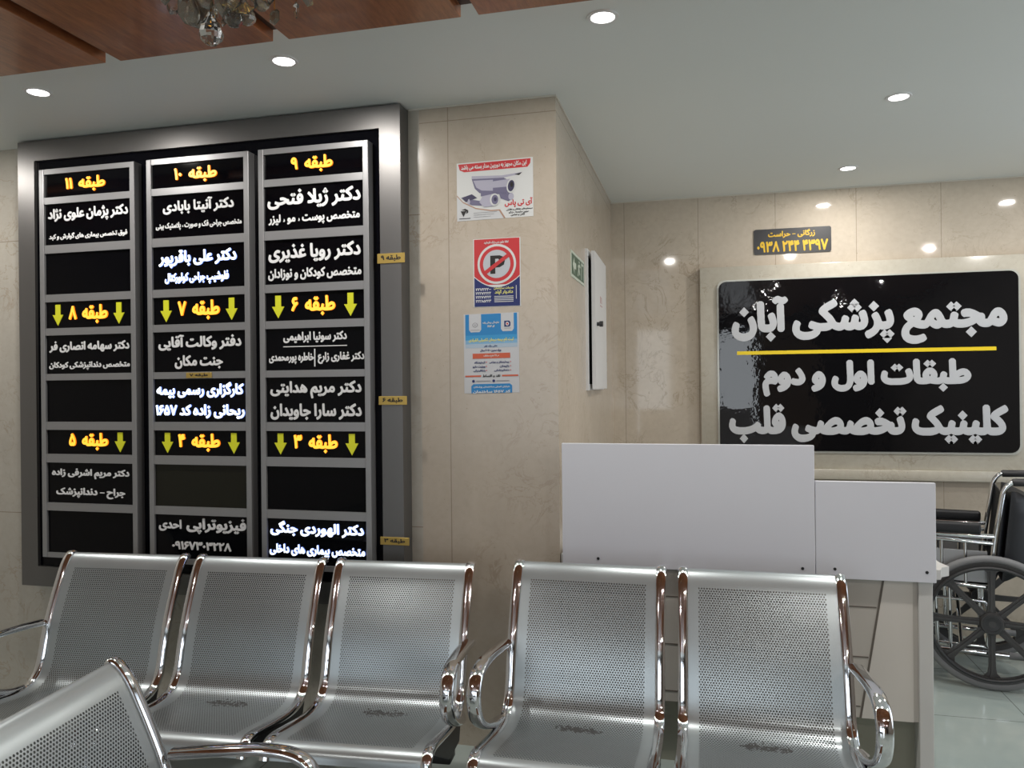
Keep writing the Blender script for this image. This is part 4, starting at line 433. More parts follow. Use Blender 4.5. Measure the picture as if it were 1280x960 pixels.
65261: (447, [[256, 378, 222, 381, 184, 373, 153, 361, 128, 343, 77, 284, 52, 234, 33, 178, 26, 141, 26, 103, 39, 53, 58, 16, 91, -17, 128, -36, 195, -53, 195, -59, 159, -79, 53, -102, 34, -109, 22, -120, 8, -153, 7, -172, 27, -247, 34, -261, 47, -269, 66, -272, 103, -268, 159, -254, 218, -234, 297, -192, 337, -159, 367, -122, 392, -78, 417, -9, 431, 66, 431, 116, 417, 197, 392, 266, 366, 311, 328, 350, 297, 367], [234, 210, 264, 178, 274, 128, 266, 119, 247, 113, 222, 113, 191, 121, 184, 128, 181, 147, 190, 184, 216, 210]]),
65262: (472, [[256, 378, 222, 381, 184, 373, 153, 361, 128, 343, 83, 297, 59, 256, 39, 203, 26, 141, 26, 109, 39, 59, 58, 22, 78, 0, 109, -20, 147, -36, 191, -45, 200, -53, 191, -64, 159, -79, 53, -102, 34, -109, 22, -120, 8, -153, 7, -172, 27, -247, 34, -261, 47, -269, 66, -272, 103, -268, 159, -254, 216, -236, 278, -204, 337, -159, 367, -122, 403, -54, 478, -49, 509, -39, 541, -11, 554, 22, 558, 41, 554, 59, 542, 91, 528, 106, 497, 118, 441, 120, 430, 128, 423, 178, 398, 259, 356, 328, 309, 361], [234, 210, 256, 191, 267, 172, 275, 134, 266, 120, 197, 127, 182, 141, 183, 166, 197, 192, 216, 210]]),
65276: (599, [[462, 753, 397, 756, 372, 750, 358, 741, 346, 709, 344, 609, 350, 578, 350, 441, 356, 409, 353, 352, 347, 352, 334, 363, 194, 522, 116, 591, 97, 597, 72, 591, 21, 541, 9, 503, 22, 470, 181, 309, 272, 199, 289, 166, 278, 155, 228, 132, 191, 125, 66, 124, 40, 116, 21, 78, 13, 22, 24, -16, 41, -33, 72, -43, 122, -50, 222, -43, 322, -10, 391, 36, 441, -17, 516, -43, 603, -49, 647, -35, 667, -16, 687, 41, 662, 97, 647, 110, 628, 117, 547, 126, 534, 130, 526, 141, 519, 178, 519, 284, 513, 316, 512, 447, 506, 478, 506, 603, 500, 634, 499, 703, 485, 741]]),
}
GLYPHS = {}
def read_glyphs():
    for code, (adv, loops) in GLYPH_DATA.items():
        GLYPHS[chr(code)] = (adv/1000, [[(l[i]/1000, l[i+1]/1000) for i in range(0, len(l), 2)] for l in loops])
    def box(x0, y0, x1, y1): return [(x0, y0), (x1, y0), (x1, y1), (x0, y1)]
    GLYPHS['-'] = (.5, [box(.03, .2, .47, .3)])
    GLYPHS['|'] = (.3, [box(.11, -.3, .17, .85)])
    GLYPHS['،'] = (.3, [[(.06, .0), (.22, .02), (.24, .16), (.14, .3), (.14, .17)]])
    GLYPHS['.'] = (.3, [box(.06, 0, .22, .16)])
_gm = {}
def glyph_mesh(ch):
    """(verts xy01, faces) of one filled glyph, cached; z is 0 (back) or 1 (front)."""
    if ch not in _gm:
        cu = bpy.data.curves.new('glyph', 'CURVE'); cu.dimensions = '2D'; cu.fill_mode = 'BOTH'; cu.extrude = .5
        for loop in GLYPHS[ch][1]:
            s = cu.splines.new('POLY'); s.points.add(len(loop)-1); s.use_cyclic_u = True
            for p, (x, y) in zip(s.points, loop): p.co = (x, y, 0, 1)
        o = bpy.data.objects.new('glyph', cu); me = bpy.data.meshes.new_from_object(o)
        _gm[ch] = ([(v.co.x, v.co.y, v.co.z+.5) for v in me.vertices], [tuple(p.vertices) for p in me.polygons])
        bpy.data.objects.remove(o); bpy.data.curves.remove(cu); bpy.data.meshes.remove(me)
    return _gm[ch]
def text_geo(s):
    """all glyphs of a line laid out from x=0, baseline 0, height 1 em."""
    V, F, x = [], [], 0
    for k, ch in enumerate(shape(s)):   # neighbours get slightly different depths so joined letters do not share a face
        if ch == ' ': x += .24; continue
        v, f = glyph_mesh(ch); n = len(V)
        V += [(p[0]+x, p[1], p[2]*(1-.14*(k % 2))) for p in v]; F += [tuple(i+n for i in q) for q in f]
        x += GLYPHS[ch][0]
    return V, F
read_glyphs()
# ------------------------------------------------------------------ writing on upright surfaces that face -Y
def put_text(b, s, cx, w, cz, hgt, y, depth=.003, mi=0, side=None, u=None, skew=0):
    """fit the line's ink into a w x hgt box centred on (cx, cz) on the plane y; u maps (x, z, d) to 3D"""
    V, F = text_geo(s)
    xs = [v[0] for v in V]; zs = [v[1] for v in V]; x0, x1, z0, z1 = min(xs), max(xs), min(zs), max(zs)
    kx, kz = w/(x1-x0), hgt/(z1-z0); u = u or (lambda x, z, d: (x, y-d, z))
    V2 = [u(cx+(p[0]-(x0+x1)/2)*kx, cz+(p[1]-(z0+z1)/2)*kz+skew*((p[0]-(x0+x1)/2)*kx), p[2]*depth) for p in V]
    if side is None: b.geo(V2, F, mi); return
    flat = [f for f in F if len({V[i][2] > .4 for i in f}) == 1]; sides = [f for f in F if len({V[i][2] > .4 for i in f}) == 2]
    n = len(b.v); b.geo(V2, flat, mi); b.f += [tuple(i+n for i in q) for q in sides]; b.m += [side]*len(sides)
# ------------------------------------------------------------------ directory board
BX0, BX1, BZ0, BZ1 = -3.037, -1.168, .563, 2.587
board = thing('directory_board', 'tall black floor directory board in a wide gunmetal frame on the left wall', 'sign board', (BX0, YF, BZ0))
def on_board(b, name, m, parent=board, **k):
    o = b.build(name, m, **k); o.parent = parent
    o.matrix_parent_inverse = Matrix.Translation(board.location).inverted() if parent is board else Matrix.Identity(4)
    return o
b = MB(); fwid = .09
for x0, x1, z0, z1, a in ((BX0, BX1, BZ1-fwid, BZ1, 't'), (BX0, BX1, BZ0, BZ0+fwid, 'b'), (BX0, BX0+fwid, BZ0, BZ1, 'l'), (BX1-fwid, BX1, BZ0, BZ1, 'r')):
    pts = {'t': [(x0, z1), (x1, z1), (x1-fwid, z0), (x0+fwid, z0)], 'b': [(x0, z0), (x1, z0), (x1-fwid, z1), (x0+fwid, z1)],
           'l': [(x0, z0), (x1, z0+fwid), (x1, z1-fwid), (x0, z1)], 'r': [(x1, z0), (x1, z1), (x0, z1-fwid), (x0, z0+fwid)]}[a]
    b.prism(pts, lambda x, z, t: (x, YF-.09*t, z))
on_board(b, 'outer_frame', M['board_frame'], smooth=0)
b = MB(); b.box(BX0+fwid, BX1-fwid, YF-.075, YF, BZ0+fwid, BZ1-fwid); on_board(b, 'back_panel', M['board_black'], smooth=0)
ROWS = [(2.316, 2.420), (2.102, 2.286), (1.881, 2.065), (1.730, 1.847), (1.526, 1.698), (1.312, 1.497), (1.168, 1.276), (.950, 1.130), (.727, .915)]
L, A, Wt = 'grey', 'amber', 'white'
TEXT = {   # column, row -> kind, lines (text, centre x, width, centre from top, height) as fractions of the plate
 (0, 0): (A, [('طبقه  ۱۱', .48, .46, .52, .66)]), (1, 0): (A, [('طبقه  ۱۰', .48, .46, .52, .66)]), (2, 0): (A, [('طبقه  ۹', .49, .42, .5, .66)]),
 (0, 1): (L, [('دکتر پژمان علوی نژاد', .5, .93, .29, .36), ('فوق تخصص بیماری های گوارش و کبد', .5, .91, .8, .17)]),
 (1, 1): (L, [('دکتر آنیتا بابادی', .5, .77, .28, .36), ('متخصص جراحی فک و صورت ، پلاستیک بینی', .5, .93, .73, .2)]),
 (2, 1): (L, [('دکتر ژیلا فتحی', .5, .94, .30, .45), ('متخصص پوست ، مو ، لیزر', .5, .92, .76, .27)]),
 (1, 2): (Wt, [('دکتر علی باقرپور', .49, .84, .30, .42), ('فلوشیپ جراحی کولورکتال', .48, .69, .76, .3)]),
 (2, 2): (L, [('دکتر رویا غذیری', .5, .93, .31, .42), ('متخصص کودکان و نوزادان', .5, .94, .78, .27)]),
 (0, 3): (A, [('طبقه  ۸', .5, .45, .5, .72)]), (1, 3): (A, [('طبقه  ۷', .5, .45, .5, .72)]), (2, 3): (A, [('طبقه  ۶', .49, .44, .5, .7)]),
 (0, 4): (L, [('دکتر سهامه انصاری فر', .5, .93, .3, .3), ('متخصص دندانپزشکی کودکان', .5, .94, .8, .22)]),
 (1, 4): (L, [('دفتر وکالت آقایی', .5, .9, .27, .4), ('جنت مکان', .49, .52, .76, .35)]),
 (2, 4): (L, [('دکتر سونیا ابراهیمی', .5, .64, .22, .27), ('دکتر غفاری زارع', .76, .46, .72, .28), ('خاطره پورمحمدی', .26, .46, .72, .28)]),
 (1, 5): (Wt, [('کارگزاری رسمی بیمه', .5, .94, .27, .36), ('ریحانی زاده کد ۱۶۵۷', .5, .96, .76, .33)]),
 (2, 5): (L, [('دکتر مریم هدایتی', .5, .92, .28, .39), ('دکتر سارا جاویدان', .5, .92, .77, .37)]),
 (0, 6): (A, [('طبقه  ۵', .49, .45, .48, .72)]), (1, 6): (A, [('طبقه  ۴', .49, .45, .48, .72)]), (2, 6): (A, [('طبقه  ۳', .5, .44, .48, .72)]),
 (0, 7): (L, [('دکتر مریم اشرفی زاده', .5, .9, .27, .26), ('جراح - دندانپزشک', .5, .8, .75, .26)]),
 (1, 8): (L, [('فیزیوتراپی', .66, .64, .24, .38), ('احدی', .16, .25, .25, .27), ('۰۹۱۶۷۳۰۳۲۲۸', .5, .64, .70, .19)]),
 (2, 8): (Wt, [('دکتر الهوردی جنگی', .5, .94, .22, .33), ('متخصص بیماری های داخلی', .5, .96, .69, .26)])}
ARROWS = {(0, 3): (.14, .85), (1, 3): (.14, .85), (2, 3): (.13, .86), (0, 6): (.85,), (1, 6): (.14, .86), (2, 6): (.14, .86)}
CM = {L: [M['letter_grey'], M['letter_grey']], A: [M['letter_amber'], M['letter_amber_side']], Wt: [M['letter_white'], M['letter_white_side']]}
for ci, (cx0, cx1) in enumerate(((-2.887, -2.387), (-2.326, -1.83), (-1.785, -1.292))):
    st = .024; yf, yp = YF-.125, YF-.113; top = 2.443; bot = .705
    b = MB()
    b.box(cx0, cx0+st, yf, YF-.075, bot, top, bev=.002, seg=1); b.box(cx1-st, cx1, yf, YF-.075, bot, top, bev=.002, seg=1)
    zz = [top] + [v for r in ROWS for v in (r[1], r[0])] + [bot]
    for i in range(0, len(zz), 2): b.box(cx0+st, cx1-st, yf+.003, YF-.078, zz[i+1], zz[i])
    on_board(b, 'column_frame', M['alu'], smooth=30)
    px0, px1 = cx0+st, cx1-st; pw = px1-px0
    for ri, (z0, z1) in enumerate(ROWS):
        b = MB(); b.box(px0, px1, yp, YF-.08, z0, z1)
        plate = on_board(b, 'name_plate', M['plate_olive'] if (ci, ri) == (1, 7) else M['plate_black'], smooth=0); ph = z1-z0
        if (ci, ri) in TEXT:
            kind, lines = TEXT[ci, ri]
            for s, cx, w, cz, hh in lines:
                b = MB(); put_text(b, s, px0+cx*pw, w*pw, z1-cz*ph, hh*ph, yp, .006 if kind != L else .003, 0, 1)
                o = on_board(b, 'lettering', CM[kind], plate, smooth=0)
                tag(o, {L: 'pale grey unlit lettering', A: 'glowing amber lettering', Wt: 'glowing bluish white lettering'}[kind])
            if (ci, ri) == (2, 4):
                b = MB(); b.box(px0+.18*pw, px0+.82*pw, yp-.003, yp, z1-.445*ph, z1-.425*ph); b.box(px0+.493*pw, px0+.503*pw, yp-.003, yp, z1-.92*ph, z1-.5*ph); on_board(b, 'divider', CM[L][0], plate, smooth=0)
        for ax in ARROWS.get((ci, ri), ()):
            b = MB(); x = px0+ax*pw; t, bt = z1-.1*ph, z0+.1*ph
            b.prism([(x-.013, t), (x+.013, t), (x+.013, bt+.048), (x+.028, bt+.048), (x, bt), (x-.028, bt+.048), (x-.013, bt+.048)], lambda p, z, q: (p, yp-.003*q, z))
            tag(on_board(b, 'down_arrow', M['arrow'], plate, smooth=0), 'yellow-green downward arrow')
for txt, x0, x1, z0, z1, y, lb in (('طبقه ۹', -1.27, -1.152, 1.95, 1.99, YF-.09, 'gold floor-nine label on the right frame, topmost of three'),
        ('طبقه ۶', -1.27, -1.149, 1.381, 1.416, YF-.09, 'gold floor-six label on the right frame, middle of three'),
        ('طبقه ۳', -1.269, -1.145, .818, .85, YF-.09, 'gold floor-three label on the right frame, just above the bench'),
        ('طبقه ۷', -2.137, -2.013, 1.499, 1.522, YF-.122, 'small gold floor-seven label in the middle directory column')):
    b = MB(); b.box(x0, x1, y-.004, y, z0, z1, 0, .0012, 1)
    if x0 > -1.3: b.box(x0+.002, x0+.05, y, YF-.075, z0+.004, z1-.004)
    t = tag(b.build('floor_label', M['gold'], smooth=0), lb, 'label', 'gold floor labels on the directory board')
    b = MB(); put_text(b, txt, (x0+x1)/2, (x1-x0)*.72, (z0+z1)/2, (z1-z0)*.66, y-.004, .0006); o = b.build('lettering', M['ink'], t, smooth=0)
    tag(o, 'black lettering')
# ------------------------------------------------------------------ clinic sign in the stone surround
SX0, SX1, SZ0, SZ1 = .097, 1.697, 1.05, 2.06; SY = 4.845
sign = thing('clinic_sign', 'large glossy black clinic sign with white Persian lettering and a yellow rule', 'sign', (SX0, SY, SZ0))
def child(b, name, m, root, **k):
    o = b.build(name, m, **k); o.parent = root; o.matrix_parent_inverse = root.matrix_basis.inverted(); return o
def rrect(x0, x1, z0, z1, r, n=6, corners=(1, 1, 1, 1)):
    pts = []
    for (cx, cz, a0), on in zip(((x1-r, z1-r, 0), (x0+r, z1-r, 90), (x0+r, z0+r, 180), (x1-r, z0+r, 270)), corners):
        if on: pts += [(cx+r*math.cos(math.radians(a0+90*i/n)), cz+r*math.sin(math.radians(a0+90*i/n))) for i in range(n+1)]
        else: pts.append((cx+math.copysign(r, cx-(x0+x1)/2), cz+math.copysign(r, cz-(z0+z1)/2)))
    return pts
b = MB(); b.prism(rrect(SX0-.01, SX1+.012, SZ0-.012, SZ1+.01, .05), lambda x, z, t: (x, SY-.012*t, z)); child(b, 'edge_trim', M['clear_edge'], sign, smooth=30)
b = MB(); b.prism(rrect(SX0, SX1, SZ0, SZ1, .045), lambda x, z, t: (x, SY-.004-.014*t, z)); child(b, 'face_panel', M['sign_black'], sign, smooth=30)
y = SY-.018
for ln in (('مجتمع پزشکی آبان', .905, 1.47, 1.815, .30), ('طبقات اول و دوم', .90, 1.115, 1.475, .21), ('کلینیک تخصصی قلب', .895, 1.49, 1.21, .235)):
    b = MB()
    for k, (ox, oz) in enumerate(((0, 0), (.005, 0), (-.005, 0), (0, .005), (0, -.005))):     # heavy strokes
        put_text(b, ln[0], ln[1]+ox, ln[2]-.01, ln[3]+oz, ln[4]-.01, y, .003-.0001*k)
    tag(child(b, 'lettering', M['sign_letter'], sign, smooth=0), 'pale grey Persian lettering')
b = MB(); b.box(.2, 1.584, y-.003, y, 1.62, 1.641); tag(child(b, 'rule', M['sign_yellow'], sign, smooth=0), 'yellow horizontal rule')
# small phone sign above
phone = thing('phone_sign', 'small dark grey phone number sign with yellow digits above the clinic sign', 'sign', (.306, YB, 2.22))
b = MB(); b.prism(rrect(.306, .742, 2.222, 2.372, .012), lambda x, z, t: (x, YB-.006*t, z)); child(b, 'plate', mat('phone_plate', (.035, .035, .038), .3), phone, smooth=30)
M['phone_yellow'] = mat('phone_yellow', (.72, .46, .02), .4)
for ln in (('زرگانی - حراست', .52, .265, 2.338, .046), ('۴۳۹۷ ۲۴۴ ۰۹۳۸', .524, .40, 2.266, .066)):
    b = MB(); put_text(b, *ln, YB-.006, .0015); tag(child(b, 'lettering', M['phone_yellow'], phone, smooth=0), 'yellow lettering')
# ------------------------------------------------------------------ posters on the column
class Sheet:
    """paper on the column: fractions (0..1 from the left, 0..1 from the top)"""
    def __init__(s, x0, x1, z0, z1, tilt=0): s.b = MB(); s.x0, s.w, s.z1, s.h, s.k, s.mats, s.tilt = x0, x1-x0, z1, z1-z0, 0, [], tilt; s.lv = 0
    def mi(s, m):
        if m not in s.mats: s.mats.append(m)
        return s.mats.index(m)
    def at(s, fx, fy, d): return (s.x0+fx*s.w, YF-.0004-d, s.z1-fy*s.h+s.tilt*(fx-.5)*s.w)
    def poly(s, pts, m, lv=1): s.b.prism(pts, lambda x, y, t: s.at(x, y, (lv-1+t)*.0004), s.mi(m))
    def rect(s, x0, y0, x1, y1, m, lv=1): s.poly([(x0, y0), (x1, y0), (x1, y1), (x0, y1)], m, lv)
    def disc(s, cx, cy, rx, ry, m, lv=1, n=28, rot=0):
        pts = []
        for i in range(n):
            a = 2*PI*i/n; x, y = rx*math.cos(a), ry*math.sin(a); pts.append((cx+x*math.cos(rot)-y*math.sin(rot), cy+x*math.sin(rot)+y*math.cos(rot)))
        s.poly(pts, m, lv)
    def text(s, t, cx, w, cy, h, m, lv=2, skew=0):
        put_text(s.b, t, cx, w, 1-cy, h, 0, 1, s.mi(m), None, lambda x, z, d: s.at(x, 1-z, (lv-1)*.0004+d*.0004), skew)
    def done(s, name, label): return tag(s.b.build(name, s.mats, smooth=0), label, 'poster', 'posters on the column')
white, red, black, navy, cyan = P('white', (.66, .67, .66)), P('red', (.55, .035, .04)), M['ink'], P('navy', (.012, .022, .13)), P('cyan', (.02, .22, .52))
lilac, violet, dviolet, grey = P('lilac', (.42, .41, .50)), P('violet', (.16, .15, .24)), P('dviolet', (.045, .04, .09)), P('grey', (.3, .3, .32))
s = Sheet(-.96, -.644, 2.122, 2.356, .01)
s.rect(0, 0, 1, 1, white)
s.poly([(.02, .02), (.97, .02), (.965, .1), (.93, .16), (.1, .16), (.04, .12)], red, 2); s.text('این مکان مجهز به دوربین مدار بسته می باشد', .49, .86, .09, .1, white, 3)
s.poly([(.0, .55), (.08, .68), (.25, .8), (.45, .86), (.58, .86), (.64, 1), (0, 1)], P('pale', (.58, .59, .60)), 2)
s.poly([(.0, .55), (.08, .67), (.25, .79), (.45, .845), (.57, .845), (.64, 1), (.62, 1), (.555, .865), (.45, .865), (.25, .81), (.08, .69), (0, .57)], P('tan', (.42, .25, .17)), 3)
# bullet camera picture
s.poly([(.2, .24), (.6, .27), (.86, .24), (.78, .28), (.62, .31), (.2, .29)], lilac, 3); s.poly([(.76, .27), (.86, .245), (.82, .29)], black, 4)
s.poly([(.2, .29), (.62, .31), (.66, .34), (.66, .6), (.5, .58), (.3, .54), (.24, .46)], violet, 3); s.poly([(.22, .32), (.48, .33), (.48, .52), (.33, .5), (.26, .44)], lilac, 4)
s.poly([(.48, .36), (.7, .34), (.74, .5), (.7, .58), (.48, .54)], lilac, 5); s.poly([(.48, .47), (.72, .47), (.7, .58), (.48, .55)], violet, 6)
s.disc(.715, .46, .055, .12, white, 7, rot=.1); s.disc(.718, .46, .042, .095, dviolet, 8, rot=.1); s.disc(.725, .44, .02, .045, black, 9)
s.poly([(.56, .58), (.72, .58), (.73, .68), (.68, .72), (.58, .66)], violet, 4); s.disc(.715, .64, .035, .06, lilac, 5)
s.poly([(.32, .54), (.46, .54), (.46, .6), (.32, .6)], violet, 6)
s.poly([(.34, .6), (.5, .57), (.5, .78), (.36, .79), (.3, .7)], lilac, 7); s.disc(.5, .675, .06, .105, white, 8); s.disc(.505, .675, .044, .082, violet, 9); s.disc(.51, .67, .02, .035, dviolet, 10)
s.poly([(.15, .63), (.32, .68), (.33, .76), (.2, .74), (.14, .7)], violet, 4); s.poly([(.06, .6), (.2, .55), (.27, .62), (.12, .68)], dviolet, 5); s.disc(.16, .68, .016, .05, lilac, 6)
s.text('آی تی پاس', .81, .36, .755, .15, red, 3)
for i, t in enumerate(('سیستم های حفاظتی و نظارتی', 'دوربین مداربسته ، دزدگیر', 'تلفن و تماس')): s.text(t, .82-.01*i, .34-.08*i, .865+.045*i, .045, black, 3)
for i in range(3): s.rect(.22, .875+.035*i, .53-.04*i, .882+.035*i, grey, 4)
s.poly([(.05, .83), (.13, .83), (.085, .93)], black, 4); s.poly([(.06, .81), (.11, .79), (.15, .82), (.15, .86), (.12, .88), (.13, .84), (.1, .82)], black, 4); s.rect(.03, .955, .18, .967, black, 4)
s.done('security_poster', 'landscape paper poster picturing a surveillance camera under a red banner')
s = Sheet(-.89, -.702, 1.772, 2.042, 0)
s.rect(-.02, -.008, 1.02, 1.008, white); s.rect(0, 0, 1, .68, red, 2)
s.poly([(0, .55)] + [(x/12, .55+.155*(1-((x/12-.5)*2)**2)) for x in range(1, 12)] + [(1, .55), (1, 1), (0, 1)], navy, 3)
lo = [(x/12, .55+.155*(1-((x/12-.5)*2)**2)) for x in range(13)]
for i in range(12): s.poly([lo[i], lo[i+1], (lo[i+1][0], lo[i+1][1]+.016), (lo[i][0], lo[i][1]+.016)], white, 4)
ar = .188/.270
for r, mm, lv in ((.425, white, 4), (.375, red, 5), (.30, P('plate', (.5, .52, .56)), 6)): s.disc(.5, .375, r, r*ar, mm, lv+1, 40)
s.poly([(.36, .25), (.36, .52), (.47, .52), (.47, .43), (.57, .425), (.66, .39), (.68, .335), (.65, .275), (.57, .25)], black, 8); s.poly([(.47, .30), (.54, .30), (.565, .335), (.54, .375), (.47, .38)], P('plate', (.5, .52, .56)), 9)
s.poly([(.2, .49), (.255, .53), (.80, .265), (.745, .225)], red, 10)
s.text('لطفا جلوی درب پارک نفرمایید', .49, .54, .055, .05, white, 4)
for i, t in enumerate(('۲۲۷۲۲۲۰۰', '۲۲۲۷۲۲۲۲', '۲۲۲۷۷۲۲۲', '۲۲۲۸۵۲۲۳')): s.text(t, .2, .34, .745+.058*i, .04, white, 4)
s.text('خدمات ساختمان', .65, .44, .735, .045, P('lemon', (.7, .68, .2)), 5); s.text('دادیار آپلد', .65, .4, .795, .075, P('lemon', (.7, .68, .2)), 5)
for i in range(4): s.rect(.44, .85+.026*i, .86, .862+.026*i, P('pale', (.58, .59, .6)), 5)
s.rect(.915, .7, .93, .9, P('pale', (.58, .59, .6)), 5)
s.done('parking_poster', 'red and navy no-parking poster with a crossed-out P, middle of three')
s = Sheet(-.937, -.708, 1.425, 1.744, .012)
s.rect(0, 0, 1, 1, P('paper', (.55, .56, .58))); blue2 = P('sky', (.04, .30, .60))
s.rect(.03, .005, .97, .27, cyan, 2); s.rect(.03, .27, .97, .33, blue2, 2); s.rect(.03, .33, .97, .38, P('sky2', (.22, .42, .62)), 2); s.rect(.03, .38, .97, .43, P('sky3', (.4, .5, .6)), 2)
for x0, x1 in ((.1, .32), (.68, .91)): s.poly([(x0, 0), (x1, 0), (x1, .2), (x1-.03, .23), (x0+.03, .23), (x0, .2)], P('paper', (.55, .56, .58)), 3)
s.poly([(.74, .1), (.83, .1), (.85, .12), (.85, .16), (.83, .175), (.74, .175)], navy, 4); s.disc(.795, .138, .03, .024, white, 5); s.disc(.795, .138, .016, .013, red, 6)
s.disc(.21, .14, .05, .03, grey, 4); s.disc(.21, .14, .035, .022, P('paper', (.55, .56, .58)), 5); s.disc(.21, .14, .012, .01, grey, 6); s.rect(.74, .19, .86, .197, grey, 4); s.rect(.13, .2, .29, .206, grey, 4)
s.text('نمایندگی ریحانی زاده', .5, .3, .115, .035, white, 4); s.text('کد ۱۶۵۷', .5, .13, .16, .028, white, 4)
s.text('ثبت نام بیمه درمان تکمیلی انفرادی', .5, .82, .335, .06, P('lemon', (.7, .68, .2)), 4)
s.text('حتی یک نفر', .49, .24, .41, .03, navy, 4); s.text('ویژه سنین ۰ تا ۶۰ سال', .49, .38, .465, .034, navy, 4)
s.rect(.16, .5, .84, .565, P('orange', (.58, .11, .05)), 3); s.text('در ۲۵ طرح مختلف', .5, .28, .533, .032, white, 4)
for i, (a, c) in enumerate((('بیمارستان و جراحی', 'آزمایشگاه'), ('زایمان', 'ویزیت دارو'), ('دندانپزشکی', 'پاراکلینیکی'))):
    wa, wc = (.36, .17, .27)[i], (.2, .23, .22)[i]
    s.text(a, .82-wa/2, wa, .615+.052*i, .034, navy, 4); s.text(c, .39-wc/2, wc, .615+.052*i, .034, navy, 4)
    s.disc(.845, .612+.052*i, .009, .007, red, 4); s.disc(.41, .612+.052*i, .009, .007, red, 4)
s.text('نقد و اقساط', .5, .32, .785, .042, black, 4)
for x0, x1 in ((.02, .31), (.69, .98)): s.rect(x0, .775, x1, .795, P('orange', (.58, .11, .05)), 3)
for cx in (.17, .54): s.disc(cx, .848, .025, .018, navy, 4)
s.rect(.22, .843, .48, .853, grey, 4); s.rect(.59, .843, .82, .853, grey, 4)
s.poly([(.13, 1), (.13, .91), (.17, .885), (.83, .885), (.87, .91), (.87, 1)], cyan, 3); s.text('خیابان اصلی ساختمان پزشکان', .5, .66, .925, .03, white, 4); s.text('کد ۱۶۵۷ ساختمان', .5, .68, .985, .045, white, 4)
s.done('insurance_poster', 'blue and white insurance poster with an orange bar, lowest of three')
# ------------------------------------------------------------------ exit sign and cabinet on the column's side face (faces +X)
b = MB(); side = lambda y, z, d: (XC+d, y, z); green, pale = P('exit_green', (.05, .10, .06)), P('exit_pale', (.48, .53, .45))
y0, y1, z0, z1 = 3.318, 3.70, 1.925, 2.04
b.box(XC, XC+.003, y0, y1, z0, z1, 0)
b.box(XC+.003, XC+.0034, y0+.014, y1-.014, z0+.012, z1-.012, 1)
ex = lambda pts: b.prism(pts, lambda u, v, t: (XC+.0034+.0006*t, y0+u*(y1-y0), z0+v*(z1-z0)), 0)
ex([(.1, .5), (.22, .82), (.22, .62), (.34, .62), (.34, .38), (.22, .38), (.22, .18)])
ex([(.46, .2), (.5, .2), (.54, .42), (.6, .28), (.64, .3), (.58, .56), (.62, .62), (.66, .58), (.68, .62), (.6, .72), (.52, .66), (.48, .56), (.5, .54), (.54, .6), (.5, .44)])
ex([(.55, .76), (.59, .74), (.62, .78), (.6, .84), (.56, .84)])
b.box(XC+.0034, XC+.004, y0+.74*(y1-y0), y0+.92*(y1-y0), z0+.018, z1-.018, 0); b.box(XC+.004, XC+.0044, y0+.77*(y1-y0), y0+.89*(y1-y0), z0+.018, z1-.03, 1)
tag(b.build('exit_sign', [pale, green], smooth=0), 'green exit sign with arrow on the column side, beside the cabinet', 'sign')
cabt = thing('wall_cabinet', 'shallow pale grey metal cabinet with its door ajar on the column side', 'cabinet', (XC, 3.7, 1.41))
b = MB(); c0, c1, d0, d1 = 3.745, 4.34, 1.425, 2.115
for a in ((c0, c0+.03, d0, d1), (c1-.03, c1, d0, d1), (c0+.03, c1-.03, d0, d0+.03), (c0+.03, c1-.03, d1-.03, d1)): b.box(XC, XC+.012, *a)
child(b, 'frame', M['cab_white'], cabt, smooth=0)
b = MB(); b.box(XC, XC+.004, c0+.03, c1-.03, d0+.03, d1-.03); tag(child(b, 'back', M['dark_gap'], cabt, smooth=0), 'dark cabinet inside')
ha = math.radians(1.1)
def dr(along, out, z): return (XC+.014+math.sin(ha)*along+math.cos(ha)*out, c1-.02-math.cos(ha)*along+math.sin(ha)*out, z)
b = MB(); b.prism([(0, d0+.005), (.53, d0+.005), (.53, d1-.005), (0, d1-.005)], lambda a, z, t: dr(a, .018*t, z)); door = child(b, 'door', M['cab_white'], cabt, smooth=0)
def sub(b, name, m, par, root, lb, **k):
    o = b.build(name, m, **k); o.parent = par; tag(o, lb); return o
b = MB(); c = Vector(dr(.46, .018, 1.755)); ax = Vector((math.cos(ha), math.sin(ha), 0))
b.tube([c, c+ax*.012, c+ax*.013, c+ax*.03], .014, n=14, taper=[.7, .7, 1, 1]); sub(b, 'knob', M['black_plastic'], door, cabt, 'black lock knob', smooth=30)
for z in (1.55, 1.96):
    b = MB(); c = Vector(dr(-.004, .01, z)); b.tube([c-Vector((0, 0, .025)), c+Vector((0, 0, .025))], .009, n=10); sub(b, 'hinge', M['steel'], door, cabt, 'steel hinge')
b = MB()
for i in range(2): b.prism([(.30-.05*i, 1.875), (.285-.05*i, 1.875), (.285-.05*i, 1.91), (.30-.05*i, 1.91)], lambda a, z, t: dr(a, .018+.0008*t, z))
b.prism([(.31, 1.86), (.21, 1.86), (.21, 1.864), (.31, 1.864)], lambda a, z, t: dr(a, .018+.0008*t, z))
sub(b, 'marking', P('faded_red', (.4, .16, .16)), door, cabt, 'faded red marking', smooth=0)
